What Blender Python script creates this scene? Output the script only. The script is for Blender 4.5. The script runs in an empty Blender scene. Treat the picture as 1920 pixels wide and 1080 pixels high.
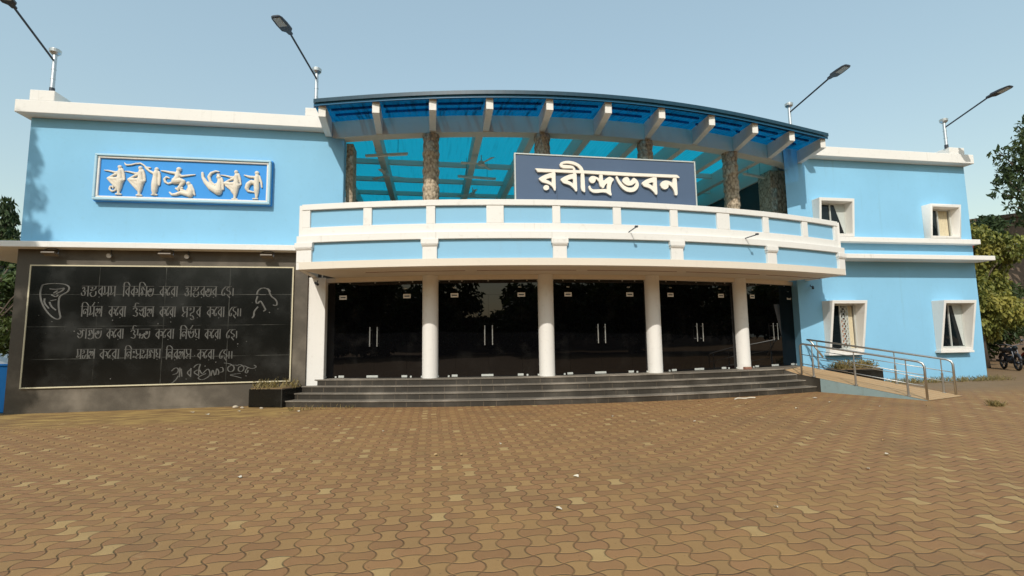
import bpy, bmesh, math, random
import numpy as np
from mathutils import Vector, Matrix

# ---------------------------------------------------------------- camera, world, sun, exposure
S = bpy.context.scene
COL = S.collection
PI = math.pi
YAW, PITCH, ROLL = math.radians(9.4455), math.radians(5.88949), math.radians(-0.83993)
fw = Vector((math.sin(YAW)*math.cos(PITCH), math.cos(YAW)*math.cos(PITCH), math.sin(PITCH)))
r0 = Vector((math.cos(YAW), -math.sin(YAW), 0)); u0 = r0.cross(fw)
rt = r0*math.cos(ROLL)+u0*math.sin(ROLL); up = -r0*math.sin(ROLL)+u0*math.cos(ROLL)
cd = bpy.data.cameras.new('camera'); cam = bpy.data.objects.new('camera', cd); COL.objects.link(cam)
cam.matrix_world = Matrix(((rt.x, up.x, -fw.x, 0), (rt.y, up.y, -fw.y, 0), (rt.z, up.z, -fw.z, 1.6), (0, 0, 0, 1)))
cd.sensor_width = 36; cd.lens = 36*902.873/1920; cd.clip_end = 2000; cd.clip_start = 0.05
S.camera = cam
SUN = Vector((-.36, -1.0, .88)).normalized()
EL = math.asin(SUN.z); AZ = math.atan2(SUN.x, SUN.y)
w = bpy.data.worlds.new('World'); S.world = w; w.use_nodes = True
nt = w.node_tree; nt.nodes.clear()
sky = nt.nodes.new('ShaderNodeTexSky'); sky.sky_type = 'NISHITA'; sky.sun_disc = False
sky.sun_elevation = EL; sky.sun_rotation = AZ; sky.air_density = 1.9; sky.dust_density = 1.3; sky.ozone_density = 1.3; sky.altitude = 0
bg = nt.nodes.new('ShaderNodeBackground'); bg.inputs[1].default_value = 0.15
out = nt.nodes.new('ShaderNodeOutputWorld')
veil = nt.nodes.new('ShaderNodeMix'); veil.data_type = 'RGBA'; veil.inputs[0].default_value = .42; veil.inputs[7].default_value = (3.0, 4.1, 4.45, 1)   # thin even haze over the clear sky
nt.links.new(sky.outputs[0], veil.inputs[6]); nt.links.new(veil.outputs[2], bg.inputs[0]); nt.links.new(bg.outputs[0], out.inputs[0])
sd = bpy.data.lights.new('sun', 'SUN'); sd.energy = 2.9; sd.angle = math.radians(0.6); sd.color = (1, .952, .865)
so = bpy.data.objects.new('sun', sd); COL.objects.link(so); so.location = (-15, -30, 40)
so.rotation_euler = SUN.to_track_quat('Z', 'Y').to_euler()
S.view_settings.view_transform = 'Standard'; S.view_settings.look = 'None'
S.view_settings.exposure = 0.13; S.view_settings.gamma = 1

# ---------------------------------------------------------------- helpers
rng = random.Random(7)
class MB:
    def __init__(s): s.v = []; s.f = []; s.sm = False
    def add(s, vs, fs):
        o = len(s.v); s.v += [tuple(p) for p in vs]; s.f += [tuple(i+o for i in f) for f in fs]; return s
    def box(s, x0, x1, y0, y1, z0, z1):
        return s.add([(x0,y0,z0),(x1,y0,z0),(x1,y1,z0),(x0,y1,z0),(x0,y0,z1),(x1,y0,z1),(x1,y1,z1),(x0,y1,z1)],
              [(3,2,1,0),(4,5,6,7),(0,1,5,4),(1,2,6,5),(2,3,7,6),(3,0,4,7)])
    def obox(s, c, t, n, hx, hy, hz):           # oriented box: t tangent, n outward (2D), centre c
        P = []
        for dz in (-hz, hz):
            for a, b in ((-hx,-hy),(hx,-hy),(hx,hy),(-hx,hy)):
                P.append((c[0]+t[0]*a-n[0]*b, c[1]+t[1]*a-n[1]*b, c[2]+dz))
        return s.add(P, [(3,2,1,0),(4,5,6,7),(0,1,5,4),(1,2,6,5),(2,3,7,6),(3,0,4,7)])
    def prism(s, poly, z0, z1):
        n = len(poly)
        return s.add([(x,y,z0) for x,y in poly]+[(x,y,z1) for x,y in poly],
            [tuple(range(n-1,-1,-1)), tuple(range(n,2*n))]+[(i,(i+1)%n,n+(i+1)%n,n+i) for i in range(n)])
    def arc(s, c, R0, R1, a0, a1, z0, z1, n=24):  # wall between radii, facing -Y (angle from -Y axis)
        vs = []; fs = []
        for i in range(n+1):
            a = a0+(a1-a0)*i/n
            for R in (R0, R1):
                for z in (z0, z1): vs.append((c[0]+R*math.sin(a), c[1]-R*math.cos(a), z))
        for i in range(n):
            o = 4*i; p = o+4
            fs += [(o+2,p+2,p+3,o+3),(o,o+1,p+1,p),(o+1,o+3,p+3,p+1),(o,p,p+2,o+2)]
        fs += [(0,2,3,1),(4*n,4*n+1,4*n+3,4*n+2)]
        return s.add(vs, fs)
    def tube(s, pts, rad, n=8, cap=True):
        pts = [Vector(p) for p in pts]
        if not hasattr(rad, '__len__'): rad = [rad]*len(pts)
        vs = []; fs = []; pu = None
        for i, p in enumerate(pts):
            d = (pts[min(i+1,len(pts)-1)]-pts[max(i-1,0)])
            if d.length < 1e-9: d = Vector((0,0,1))
            d.normalize()
            if pu is None: pu = Vector((0,0,1)) if abs(d.z) < .9 else Vector((1,0,0))
            sd_ = d.cross(pu); 
            if sd_.length < 1e-6: sd_ = d.cross(Vector((0,1,0)))
            sd_.normalize(); pu = sd_.cross(d)
            for k in range(n):
                a = 2*PI*k/n; vs.append(p+(sd_*math.cos(a)+pu*math.sin(a))*rad[i])
        m = len(pts)
        for i in range(m-1):
            for k in range(n): fs.append((i*n+k, i*n+(k+1)%n, (i+1)*n+(k+1)%n, (i+1)*n+k))
        if cap: fs += [tuple(range(n-1,-1,-1)), tuple(range((m-1)*n, m*n))]
        return s.add(vs, fs)
    def cyl(s, x, y, z0, z1, r, r1=None, n=20):
        return s.tube([(x,y,z0),(x,y,z1)], [r, r if r1 is None else r1], n)
    def ball(s, c, r, sx=1, sy=1, sz=1, n=10, m=6):
        vs = [(c[0],c[1],c[2]-r*sz)]; fs = []
        for j in range(1, m):
            t = -PI/2+PI*j/m
            for k in range(n):
                a = 2*PI*k/n; vs.append((c[0]+r*sx*math.cos(t)*math.cos(a), c[1]+r*sy*math.cos(t)*math.sin(a), c[2]+r*sz*math.sin(t)))
        vs.append((c[0],c[1],c[2]+r*sz)); L = len(vs)-1
        for k in range(n):
            fs.append((0, 1+(k+1)%n, 1+k)); fs.append((L, 1+(m-2)*n+k, 1+(m-2)*n+(k+1)%n))
            for j in range(m-2): fs.append((1+j*n+k, 1+j*n+(k+1)%n, 1+(j+1)*n+(k+1)%n, 1+(j+1)*n+k))
        return s.add(vs, fs)
def wloc(o):
    v = Vector((0,0,0))
    while o is not None: v += o.location; o = o.parent
    return v
def obj(name, mb, m, parent=None, bevel=0, smooth=False, loc=None, rot=0):
    """one mesh object; vertices are world coordinates (local ones when loc is given)"""
    me = bpy.data.meshes.new(name)
    off = wloc(parent) if (parent is not None and loc is None) else Vector((0,0,0))
    if loc is None and parent is None and mb.v:
        xs = [p[0] for p in mb.v]; ys = [p[1] for p in mb.v]; off = Vector(((min(xs)+max(xs))/2, (min(ys)+max(ys))/2, min(p[2] for p in mb.v)))
    me.from_pydata([(p[0]-off.x, p[1]-off.y, p[2]-off.z) for p in mb.v], [], mb.f); me.update()
    o = bpy.data.objects.new(name, me); COL.objects.link(o)
    if parent is not None: o.parent = parent
    if parent is None and loc is None: o.location = off
    if loc is not None: o.location = loc; o.rotation_euler = (0,0,rot)
    me.materials.append(m)
    if smooth or mb.sm: me.polygons.foreach_set('use_smooth', [True]*len(me.polygons))
    if bevel:
        b = o.modifiers.new('edge', 'BEVEL'); b.width = bevel; b.segments = 1; b.limit_method = 'ANGLE'; b.angle_limit = math.radians(50)
    return o
def tag(o, label=None, cat=None, group=None, kind=None):
    if label: o['label'] = label
    if cat: o['category'] = cat
    if group: o['group'] = group
    if kind: o['kind'] = kind
    return o
def thing(name, label, cat, loc=(0,0,0), group=None, rz=0):
    o = bpy.data.objects.new(name, None); COL.objects.link(o); o.location = loc; o.rotation_euler = (0,0,rz); o.empty_display_size = .2
    return tag(o, label, cat, group)
def dup(root, loc, rz=0, label=None, group=None):
    r = root.copy(); COL.objects.link(r); r.location = loc; r.rotation_euler = (0,0,rz)
    if label: r['label'] = label
    if group: r['group'] = group
    for ch in list(root.children):
        c = ch.copy(); COL.objects.link(c); c.parent = r
        for g in list(ch.children):
            d = g.copy(); COL.objects.link(d); d.parent = c
    return r

# ---------------------------------------------------------------- materials
class NT:
    def __init__(s, name):
        s.m = bpy.data.materials.new(name); s.m.use_nodes = True; s.t = s.m.node_tree; s.t.nodes.clear()
        s.o = s.t.nodes.new('ShaderNodeOutputMaterial')
    def n(s, ty, **kw):
        x = s.t.nodes.new(ty)
        for k, v in kw.items(): setattr(x, k, v)
        return x
    def lk(s, a, b): s.t.links.new(a, b)
    def math(s, op, a, b=None, c=None):
        x = s.n('ShaderNodeMath', operation=op)
        for i, q in enumerate((a, b, c)):
            if q is None: continue
            if isinstance(q, (int, float)): x.inputs[i].default_value = q
            else: s.lk(q, x.inputs[i])
        return x.outputs[0]
    def mix(s, f, a, b, blend='MIX'):
        x = s.n('ShaderNodeMix', data_type='RGBA', blend_type=blend)
        for i, q in ((0, f), (6, a), (7, b)):
            if isinstance(q, (int, float)): x.inputs[i].default_value = q
            elif isinstance(q, tuple): x.inputs[i].default_value = (*q[:3], 1)
            else: s.lk(q, x.inputs[i])
        return x.outputs[2]
    def noise(s, scale, vec=None, detail=3, rough=.55):
        x = s.n('ShaderNodeTexNoise'); x.inputs['Scale'].default_value = scale; x.inputs['Detail'].default_value = detail; x.inputs['Roughness'].default_value = rough
        if vec is not None: s.lk(vec, x.inputs['Vector'])
        return x.outputs[0]
    def pos(s, sc=(1,1,1)):
        g = s.n('ShaderNodeNewGeometry'); mp = s.n('ShaderNodeMapping'); mp.inputs['Scale'].default_value = sc
        s.lk(g.outputs['Position'], mp.inputs[0]); return mp.outputs[0]
    def ramp(s, f, a, b):
        x = s.n('ShaderNodeMapRange'); x.interpolation_type = 'SMOOTHSTEP'
        x.inputs[1].default_value = a; x.inputs[2].default_value = b; s.lk(f, x.inputs[0]); return x.outputs[0]
    def bsdf(s, col, rough=.6, metal=0, spec=.5, bump=None, bs=.2, bd=.01, **kw):
        p = s.n('ShaderNodeBsdfPrincipled')
        if isinstance(col, tuple): p.inputs['Base Color'].default_value = (*col, 1)
        else: s.lk(col, p.inputs['Base Color'])
        if isinstance(rough, (int, float)): p.inputs['Roughness'].default_value = rough
        else: s.lk(rough, p.inputs['Roughness'])
        p.inputs['Metallic'].default_value = metal; p.inputs['Specular IOR Level'].default_value = spec
        for k, v in kw.items(): p.inputs[k].default_value = v
        if bump is not None:
            b = s.n('ShaderNodeBump'); b.inputs['Strength'].default_value = bs; b.inputs['Distance'].default_value = bd
            s.lk(bump, b.inputs['Height']); s.lk(b.outputs[0], p.inputs['Normal'])
        return p.outputs[0]
    def done(s, sh): s.lk(sh, s.o.inputs[0]); return s.m
def paint(name, col, var=.12, stain=.25, stcol=(.30,.27,.22), rough=.7, streak=6.0):
    t = NT(name)
    n1 = t.noise(.7, t.pos(), 4); n2 = t.noise(9, t.pos(), 5)
    c = t.mix(n1, tuple(x*(1-var) for x in col), tuple(min(1, x*(1+var*.7)) for x in col))
    st = t.noise(1, t.pos((streak, streak, .35)), 5, .65)
    m = t.math('MULTIPLY', t.ramp(st, .56, .80), t.ramp(n1, .35, .75))
    c = t.mix(t.math('MULTIPLY', m, stain), c, stcol)
    c = t.mix(t.math('MULTIPLY', t.ramp(n2, .55, .8), stain*.35), c, stcol)
    return t.done(t.bsdf(c, rough, bump=n2, bs=.12, spec=.3))
def flat(name, col, rough=.5, metal=0, spec=.5, var=.1, sc=14, bs=.05):
    t = NT(name); n = t.noise(sc, t.pos(), 4)
    c = t.mix(n, tuple(x*(1-var) for x in col), tuple(min(1, x*(1+var)) for x in col))
    return t.done(t.bsdf(c, rough, metal, spec, bump=n, bs=bs))
M = {}
M['blue'] = paint('light_blue_wall_paint', (.25,.525,.735), .12, .40, (.19,.32,.38))
M['blue2'] = paint('balcony_blue_paint', (.26,.50,.68), .05, .20, (.25,.32,.36))
M['white'] = paint('white_paint', (.79,.76,.71), .06, .60, (.38,.33,.26), streak=11)
M['rampside'] = paint('weathered_pale_blue_render', (.27,.36,.36), .3, .9, (.12,.09,.06))
M['wshade'] = paint('shaded_white_paint', (.74,.66,.55), .06, .35, (.40,.33,.25))  # white trim with the brownish shade under the balcony put into its colour
M['panelblue'] = paint('bright_blue_paint', (.05,.30,.74), .06, .05)
M['lbframe'] = paint('pale_blue_paint', (.42,.63,.74), .05, .1)
M['figure'] = paint('cream_plaster', (.74,.67,.56), .08, .3, (.45,.38,.30))
M['navy'] = paint('slate_blue_panel', (.085,.125,.20), .12, .2, (.12,.14,.17), rough=.42)
M['letter'] = paint('cream_acrylic', (.86,.79,.68), .03, .05, rough=.35)
def glass(name, base, rough, refl):
    t = NT(name); n = t.noise(2.2, t.pos(), 3)
    f = t.n('ShaderNodeFresnel'); f.inputs[0].default_value = refl
    d = t.n('ShaderNodeBsdfDiffuse')
    t.lk(t.mix(t.math('MULTIPLY', t.ramp(n, .5, .85), .25), base, (.03,.028,.025)), d.inputs[0])
    g = t.n('ShaderNodeBsdfGlossy'); g.inputs['Roughness'].default_value = rough; g.inputs[0].default_value = (.78,.78,.80,1)
    b = t.n('ShaderNodeBump'); b.inputs['Strength'].default_value = .02; b.inputs['Distance'].default_value = .05; t.lk(t.noise(1.3, t.pos(), 1), b.inputs['Height'])
    t.lk(b.outputs[0], g.inputs['Normal'])
    mx = t.n('ShaderNodeMixShader'); t.lk(f.outputs[0], mx.inputs[0]); t.lk(d.outputs[0], mx.inputs[1]); t.lk(g.outputs[0], mx.inputs[2])
    return t.done(mx.outputs[0])
M['glass'] = glass('black_tinted_glass', (.0022,.0022,.0026), .01, 1.55)
M['wglass'] = glass('dark_window_glass', (.006,.010,.012), .02, 1.45)
def granite(name, c0, c1, rough, tile=None, joint=(.25,.23,.20), spec=.5):
    t = NT(name); n = t.noise(60, t.pos(), 3, .7); n2 = t.noise(1.1, t.pos(), 5)
    c = t.mix(n, c0, c1); c = t.mix(t.ramp(n2, .45, .85), c, tuple(min(1, x*1.9+.012) for x in c1))
    r = t.math('ADD', t.math('MULTIPLY', n2, .25), rough)
    if tile:
        g = t.n('ShaderNodeNewGeometry'); sp = t.n('ShaderNodeSeparateXYZ'); t.lk(g.outputs['Position'], sp.inputs[0])
        m = None
        for ax, off, st, wd in tile:
            q = t.math('ABSOLUTE', t.math('SUBTRACT', t.math('FRACT', t.math('DIVIDE', t.math('SUBTRACT', sp.outputs[ax], off), st)), .5))
            q = t.math('GREATER_THAN', q, .5-wd/st)
            m = q if m is None else t.math('MAXIMUM', m, q)
        br = t.math('MULTIPLY', m, t.ramp(t.noise(1.7, t.pos(), 3), .35, .7))
        c = t.mix(br, c, joint)
    return t.done(t.bsdf(c, r, spec=spec))
M['gran_black'] = granite('polished_black_granite', (.004,.0042,.0035), (.010,.010,.0085), .10, [(0,-6.53,1.47,.006),(2,1.25,.77,.006)], (.10,.098,.085), .35)
M['gran_brown'] = granite('grey_brown_granite', (.058,.048,.036), (.112,.093,.070), .42, [(2,.05,.75,.005)], (.10,.085,.065), .35)
M['step_riser'] = granite('dark_step_tile', (.020,.016,.011), (.045,.037,.027), .35, [(0,0,.30,.006)], (.16,.12,.08))
M['step_tread'] = granite('grey_step_tread', (.10,.085,.066), (.20,.17,.135), .45)
M['gold'] = flat('cream_border_strip', (.62,.55,.38), .5)
M['engrave'] = flat('engraved_grey_letters', (.105,.10,.088), .7, var=.5, sc=20)
M['steel'] = flat('brushed_steel', (.50,.49,.46), .42, 1, var=.12)
M['galv'] = flat('galvanised_steel', (.55,.57,.58), .42, .9, var=.15)
M['dark'] = flat('dark_grey_metal', (.045,.05,.062), .45, .3)
M['rust'] = flat('rusty_grey_metal', (.20,.165,.13), .7, .2, var=.4)
M['lens'] = flat('lamp_lens', (.42,.43,.40), .25, 0)
M['black'] = flat('black_rubber', (.012,.012,.013), .6)
M['beam'] = paint('cream_beam_paint', (.66,.62,.53), .06, .25, (.35,.30,.24))
M['tubew'] = flat('tube_light_white', (.80,.78,.68), .3)
M['alu'] = flat('pale_aluminium_frame', (.55,.56,.52), .4, .2)
M['curtain'] = flat('cream_curtain', (.60,.52,.36), .9, var=.2)
M['curtain2'] = flat('grey_white_curtain', (.50,.53,.50), .9, var=.15)
M['ocurt'] = flat('orange_curtain', (.50,.19,.08), .9, var=.4, sc=8)
M['redpaint'] = flat('red_paint', (.35,.03,.02), .35)
M['soil'] = flat('dry_soil', (.20,.13,.06), .95, var=.3)
M['brick'] = flat('reddish_brick', (.28,.13,.09), .9, var=.3, sc=30)
M['brick2'] = flat('pale_dusty_stone', (.50,.42,.31), .9, var=.3)
M['scrap'] = flat('pale_scrap_paper', (.62,.55,.43), .85, var=.2)
M['leafdry'] = flat('dry_brown_leaf', (.42,.27,.12), .85, var=.3)
M['carblue'] = flat('light_car_paint', (.55,.57,.58), .25, .1)
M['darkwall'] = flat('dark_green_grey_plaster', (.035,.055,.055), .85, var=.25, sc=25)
M['brownwall'] = paint('weathered_brown_wall', (.17,.12,.085), .25, .5, (.05,.04,.035))
M['bluewall'] = paint('bright_blue_boundary_paint', (.02,.22,.62), .08, .1)
def ramptile():
    t = NT('tan_ramp_tiles'); g = t.n('ShaderNodeNewGeometry'); sp = t.n('ShaderNodeSeparateXYZ'); t.lk(g.outputs['Position'], sp.inputs[0])
    n = t.noise(5, t.pos(), 4)
    q = t.math('FRACT', t.math('MULTIPLY', t.math('ADD', sp.outputs[0], t.math('MULTIPLY', sp.outputs[1], .28)), 3.6))
    c = t.mix(n, (.40,.235,.11), (.50,.32,.155)); c = t.mix(t.math('LESS_THAN', q, .16), c, (.55,.40,.22)); c = t.mix(t.math('GREATER_THAN', q, .96), c, (.2,.12,.07))
    return t.done(t.bsdf(c, .75, bump=n, bs=.2))
M['ramp'] = ramptile()
def stone():
    t = NT('rough_stone_cladding'); v = t.n('ShaderNodeTexVoronoi'); v.inputs['Scale'].default_value = 1
    t.lk(t.pos((17,17,11)), v.inputs[0])
    n = t.noise(40, t.pos(), 3)
    c = t.mix(v.outputs['Color'], (.34,.25,.165), (.68,.55,.40)); c = t.mix(t.math('MULTIPLY', t.ramp(v.outputs['Distance'], .45, .80), .8), c, (.15,.105,.065))
    c = t.mix(t.math('MULTIPLY', n, .4), c, (.38,.29,.19))
    b = t.math('SUBTRACT', t.math('MULTIPLY', n, .2), v.outputs['Distance'])
    return t.done(t.bsdf(c, .85, bump=b, bs=.7, bd=.025))
M['stone'] = stone()
def sheet(name, c0, c1, trans, tcol, dirt, clear=0, ccol=(1,1,1), corr=.5):
    t = NT(name); g = t.n('ShaderNodeNewGeometry'); sp = t.n('ShaderNodeSeparateXYZ'); t.lk(g.outputs['Position'], sp.inputs[0])
    st = t.noise(1, t.pos((14, .8, 1)), 4, .6)
    c = t.mix(st, c0, c1); tc = t.mix(t.math('MULTIPLY', t.ramp(st, .5, .75), dirt), tcol, tuple(x*.35 for x in tcol))
    wv = t.math('SINE', t.math('MULTIPLY', sp.outputs[0], 2*PI/.12))
    p = t.bsdf(c, .4, bump=wv, bs=corr, bd=.012)
    tr = t.n('ShaderNodeBsdfTranslucent'); t.lk(tc, tr.inputs[0])
    mx = t.n('ShaderNodeMixShader'); mx.inputs[0].default_value = trans; t.lk(p, mx.inputs[1]); t.lk(tr.outputs[0], mx.inputs[2])
    sh = mx.outputs[0]
    if clear:
        q = t.n('ShaderNodeBsdfTransparent'); t.lk(t.mix(t.math('MULTIPLY', t.ramp(st, .48, .7), dirt), ccol, tuple(x*.4 for x in ccol)), q.inputs[0])
        m2 = t.n('ShaderNodeMixShader'); m2.inputs[0].default_value = clear; t.lk(sh, m2.inputs[1]); t.lk(q.outputs[0], m2.inputs[2]); sh = m2.outputs[0]
    return t.done(sh)
M['canopy'] = sheet('deep_blue_canopy_sheet', (.006,.05,.12), (.010,.085,.19), .3, (.01,.20,.38), .8, .50, (.025,.60,.84))
M['fascia'] = sheet('blue_canopy_edge', (.012,.11,.23), (.016,.16,.31), .15, (.02,.22,.40), .3, corr=0)
M['lip'] = sheet('dark_teal_canopy_lip', (.003,.022,.04), (.012,.075,.12), .1, (.02,.15,.25), .3, corr=0)
M['roof'] = sheet('cyan_translucent_roof', (.02,.20,.30), (.025,.26,.36), .72, (.008,.30,.44), .35)
def foliage(name, dark, light, yel):
    t = NT(name); g = t.n('ShaderNodeNewGeometry')
    c = t.mix(g.outputs['Random Per Island'], dark, light)
    c = t.mix(t.ramp(t.noise(.9, t.pos(), 3), .45, .75), c, yel)
    p = t.bsdf(c, .55, spec=.3)
    tr = t.n('ShaderNodeBsdfTranslucent'); t.lk(t.mix(.5, c, (.12,.16,.02)), tr.inputs[0])
    mx = t.n('ShaderNodeMixShader'); mx.inputs[0].default_value = .22; t.lk(p, mx.inputs[1]); t.lk(tr.outputs[0], mx.inputs[2])
    return t.done(mx.outputs[0])
M['leaf'] = foliage('green_leaves', (.026,.05,.015), (.10,.14,.04), (.13,.14,.035))
M['vine'] = foliage('yellow_green_vine_leaves', (.06,.085,.02), (.28,.28,.06), (.36,.31,.065))
M['leafd'] = foliage('dark_green_leaves', (.016,.034,.014), (.06,.09,.03), (.065,.085,.028))
M['dryplant'] = foliage('dry_weed_leaves', (.13,.10,.035), (.36,.27,.11), (.25,.19,.07))
def bark():
    t = NT('brown_bark'); n = t.noise(1, t.pos((9,9,2)), 5); return t.done(t.bsdf(t.mix(n, (.05,.035,.025), (.16,.12,.085)), .9, bump=n, bs=.6, bd=.03))
M['bark'] = bark()
def paving():
    t = NT('dogbone_paver_ground'); g = t.n('ShaderNodeNewGeometry'); sp = t.n('ShaderNodeSeparateXYZ'); t.lk(g.outputs['Position'], sp.inputs[0])
    X, Y = sp.outputs[0], sp.outputs[1]
    wob = t.n('ShaderNodeTexNoise'); wob.inputs['Scale'].default_value = .9; t.lk(t.pos(), wob.inputs['Vector'])
    x = t.math('ADD', t.math('DIVIDE', X, .195), t.math('MULTIPLY', wob.outputs[0], .5)); y = t.math('ADD', t.math('DIVIDE', Y, .168), t.math('MULTIPLY', t.noise(.7, t.pos((1,1.3,1))), .4))
    px = t.math('MULTIPLY', x, PI); py = t.math('MULTIPLY', y, PI)
    AX, AY = .26, .15
    x2 = t.math('ADD', x, t.math('MULTIPLY', t.math('MULTIPLY', t.math('COSINE', px), t.math('SINE', py)), AX))
    y2 = t.math('SUBTRACT', y, t.math('MULTIPLY', t.math('MULTIPLY', t.math('COSINE', py), t.math('SINE', px)), AY))
    fx, fy = t.math('FLOOR', x2), t.math('FLOOR', y2)
    par = t.math('ABSOLUTE', t.math('MODULO', t.math('ADD', fx, fy), 2))
    ex = t.math('SUBTRACT', .5, t.math('ABSOLUTE', t.math('SUBTRACT', t.math('SUBTRACT', x2, fx), .5)))
    ey = t.math('SUBTRACT', .5, t.math('ABSOLUTE', t.math('SUBTRACT', t.math('SUBTRACT', y2, fy), .5)))
    e = t.math('MINIMUM', ex, ey)
    cv = t.n('ShaderNodeCombineXYZ'); t.lk(fx, cv.inputs[0]); t.lk(fy, cv.inputs[1])
    wn = t.n('ShaderNodeTexWhiteNoise'); t.lk(cv.outputs[0], wn.inputs[0]); rnd = wn.outputs[0]
    fine = t.noise(70, t.pos(), 4, .7); mid = t.noise(1.3, t.pos(), 5, .6); big = t.noise(.22, t.pos(), 4)
    red = t.mix(rnd, (0.260,0.132,0.057), (0.328,0.168,0.072)); yel = t.mix(rnd, (0.307,0.177,0.071), (0.381,0.221,0.086))
    c = t.mix(par, red, yel)
    pale = t.math('MULTIPLY', par, t.math('GREATER_THAN', rnd, .925))
    c = t.mix(t.math('MULTIPLY', pale, .6), c, (0.498,0.350,0.153))
    c = t.mix(t.math('MULTIPLY', fine, .35), c, (0.212,0.124,0.054))
    jw = t.math('MULTIPLY', t.ramp(mid, .3, .8), .6)
    j = t.math('SUBTRACT', 1, t.ramp(t.math('ADD', e, t.math('MULTIPLY', t.math('SUBTRACT', fine, .5), .05)), .010, .060))
    c = t.mix(t.math('MULTIPLY', j, t.math('SUBTRACT', .74, jw)), c, (0.117,0.064,0.027))
    dust = t.math('MULTIPLY', t.ramp(mid, .42, .78), .55)
    c = t.mix(dust, c, t.mix(big, (0.302,0.170,0.063), (0.370,0.211,0.078)))
    blot = t.noise(.55, t.pos(), 6, .65)
    c = t.mix(t.math('MULTIPLY', t.ramp(blot, .50, .68), .42), c, (0.185,0.111,0.052))
    c = t.mix(t.math('MULTIPLY', t.ramp(t.noise(2.4, t.pos(), 5, .7), .60, .72), .35), c, (0.420,0.288,0.140))
    sp_ = t.noise(26, t.pos(), 2); c = t.mix(t.math('MULTIPLY', t.ramp(sp_, .66, .74), .5), c, (0.120,0.072,0.033))
    # drifted soil along the left wall and beyond the building
    near = t.math('ADD', t.math('SUBTRACT', Y, 10.7), t.math('MULTIPLY', t.math('SUBTRACT', mid, .5), 3.2))
    ml = t.math('MULTIPLY', t.ramp(near, -.5, 1.0), t.math('SUBTRACT', 1, t.ramp(t.math('ADD', X, mid), -3.2, -1.0)))
    c = t.mix(t.math('MULTIPLY', ml, .9), c, t.mix(t.ramp(t.noise(2.6, t.pos((.6,2.2,1)), 5), .35, .7), (.20,.115,.045), (.43,.28,.09)))
    mr = t.ramp(t.math('ADD', X, t.math('MULTIPLY', mid, 2)), 12.5, 16)
    mr = t.math('MULTIPLY', mr, t.ramp(t.math('ADD', Y, mid), 10.2, 12.5))
    c = t.mix(t.math('MULTIPLY', mr, .9), c, t.mix(t.noise(3, t.pos(), 4), (.15,.095,.05), (.26,.17,.09)))
    keep = t.math('SUBTRACT', 1, t.math('MAXIMUM', ml, mr))
    h = t.math('ADD', t.math('MULTIPLY', t.math('MULTIPLY', t.ramp(e, .0, .09), keep), 1.0), t.math('MULTIPLY', fine, .25))
    h = t.math('ADD', h, t.math('MULTIPLY', t.math('MULTIPLY', rnd, keep), .35))
    return t.done(t.bsdf(c, .82, spec=.3, bump=h, bs=.75, bd=.012))
M['pave'] = paving()
# ---------------------------------------------------------------- ground
g = MB(); g.add([(-250,-250,0),(250,-250,0),(250,250,0),(-250,250,0)], [(0,1,2,3)])
tag(obj('ground', g, M['pave'], loc=(0,0,0)), 'brown dog-bone paver forecourt running out into dusty soil', 'ground', kind='structure')

# ---------------------------------------------------------------- the hall
YL, YR = 13.3, 13.36
CB = (4.033, 33.419); RB = 22.72          # balcony arc
CD_ = (4.036, 33.197); RD = 20.888        # door and column arc
def P(c, R, a, z=0): return (c[0]+R*math.sin(a), c[1]-R*math.cos(a), z)
hall = thing('auditorium_building', 'light blue two storey hall with curved white balcony, black glass doors and blue canopy', 'building', (4, 13.3, 0))
def wall_holes(x0, x1, z0, z1, y, holes, depth):
    m = MB(); xs = sorted({x0, x1}|{h[0] for h in holes}|{h[1] for h in holes}); zs = sorted({z0, z1}|{h[2] for h in holes}|{h[3] for h in holes})
    for i in range(len(xs)-1):
        for k in range(len(zs)-1):
            cx, cz = (xs[i]+xs[i+1])/2, (zs[k]+zs[k+1])/2
            if any(h[0] < cx < h[1] and h[2] < cz < h[3] for h in holes): continue
            m.add([(xs[i],y,zs[k]),(xs[i+1],y,zs[k]),(xs[i+1],y,zs[k+1]),(xs[i],y,zs[k+1])], [(0,1,2,3)])
    return m
# left wing
m = MB().prism([(-9.886,YL),(-2.39,YL),(-2.39,13.6),(-3.7,13.6),(-3.7,26),(-9.886,26)], 4.035, 7.245); obj('left_wing_wall', m, M['blue'], hall, .012)
m = MB().box(-9.80, -3.2, 13.16, 24, 0, 3.888); m.box(-3.2, -2.45, 13.75, 24, 0, 4.03); obj('granite_wall', m, M['gran_brown'], hall)
m = MB().box(-10.04, -2.86, 12.998, 13.40, 7.245, 7.565); m.box(-10.04, -9.6, 13.40, 24, 7.245, 7.565); obj('parapet', m, M['white'], hall, .012)
m = MB().box(-9.76, -9.22, 13.02, 13.9, 7.567, 7.84); obj('lamp_plinth', m, M['white'], hall, .012)
m = MB().box(-3.36, -2.88, 13.02, 13.6, 7.567, 7.80); obj('lamp_plinth', m, M['white'], hall, .012)
m = MB().box(-11.6, -3.30, 12.85, 13.297, 3.89, 4.033); m.box(-11.6, -9.89, 13.297, 22, 3.89, 4.033); obj('cornice_slab', m, M['white'], hall, .01)
# granite picture wall pieces
m = MB().box(-9.46, -3.57, 13.19, 13.24, .61, 3.475)
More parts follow.
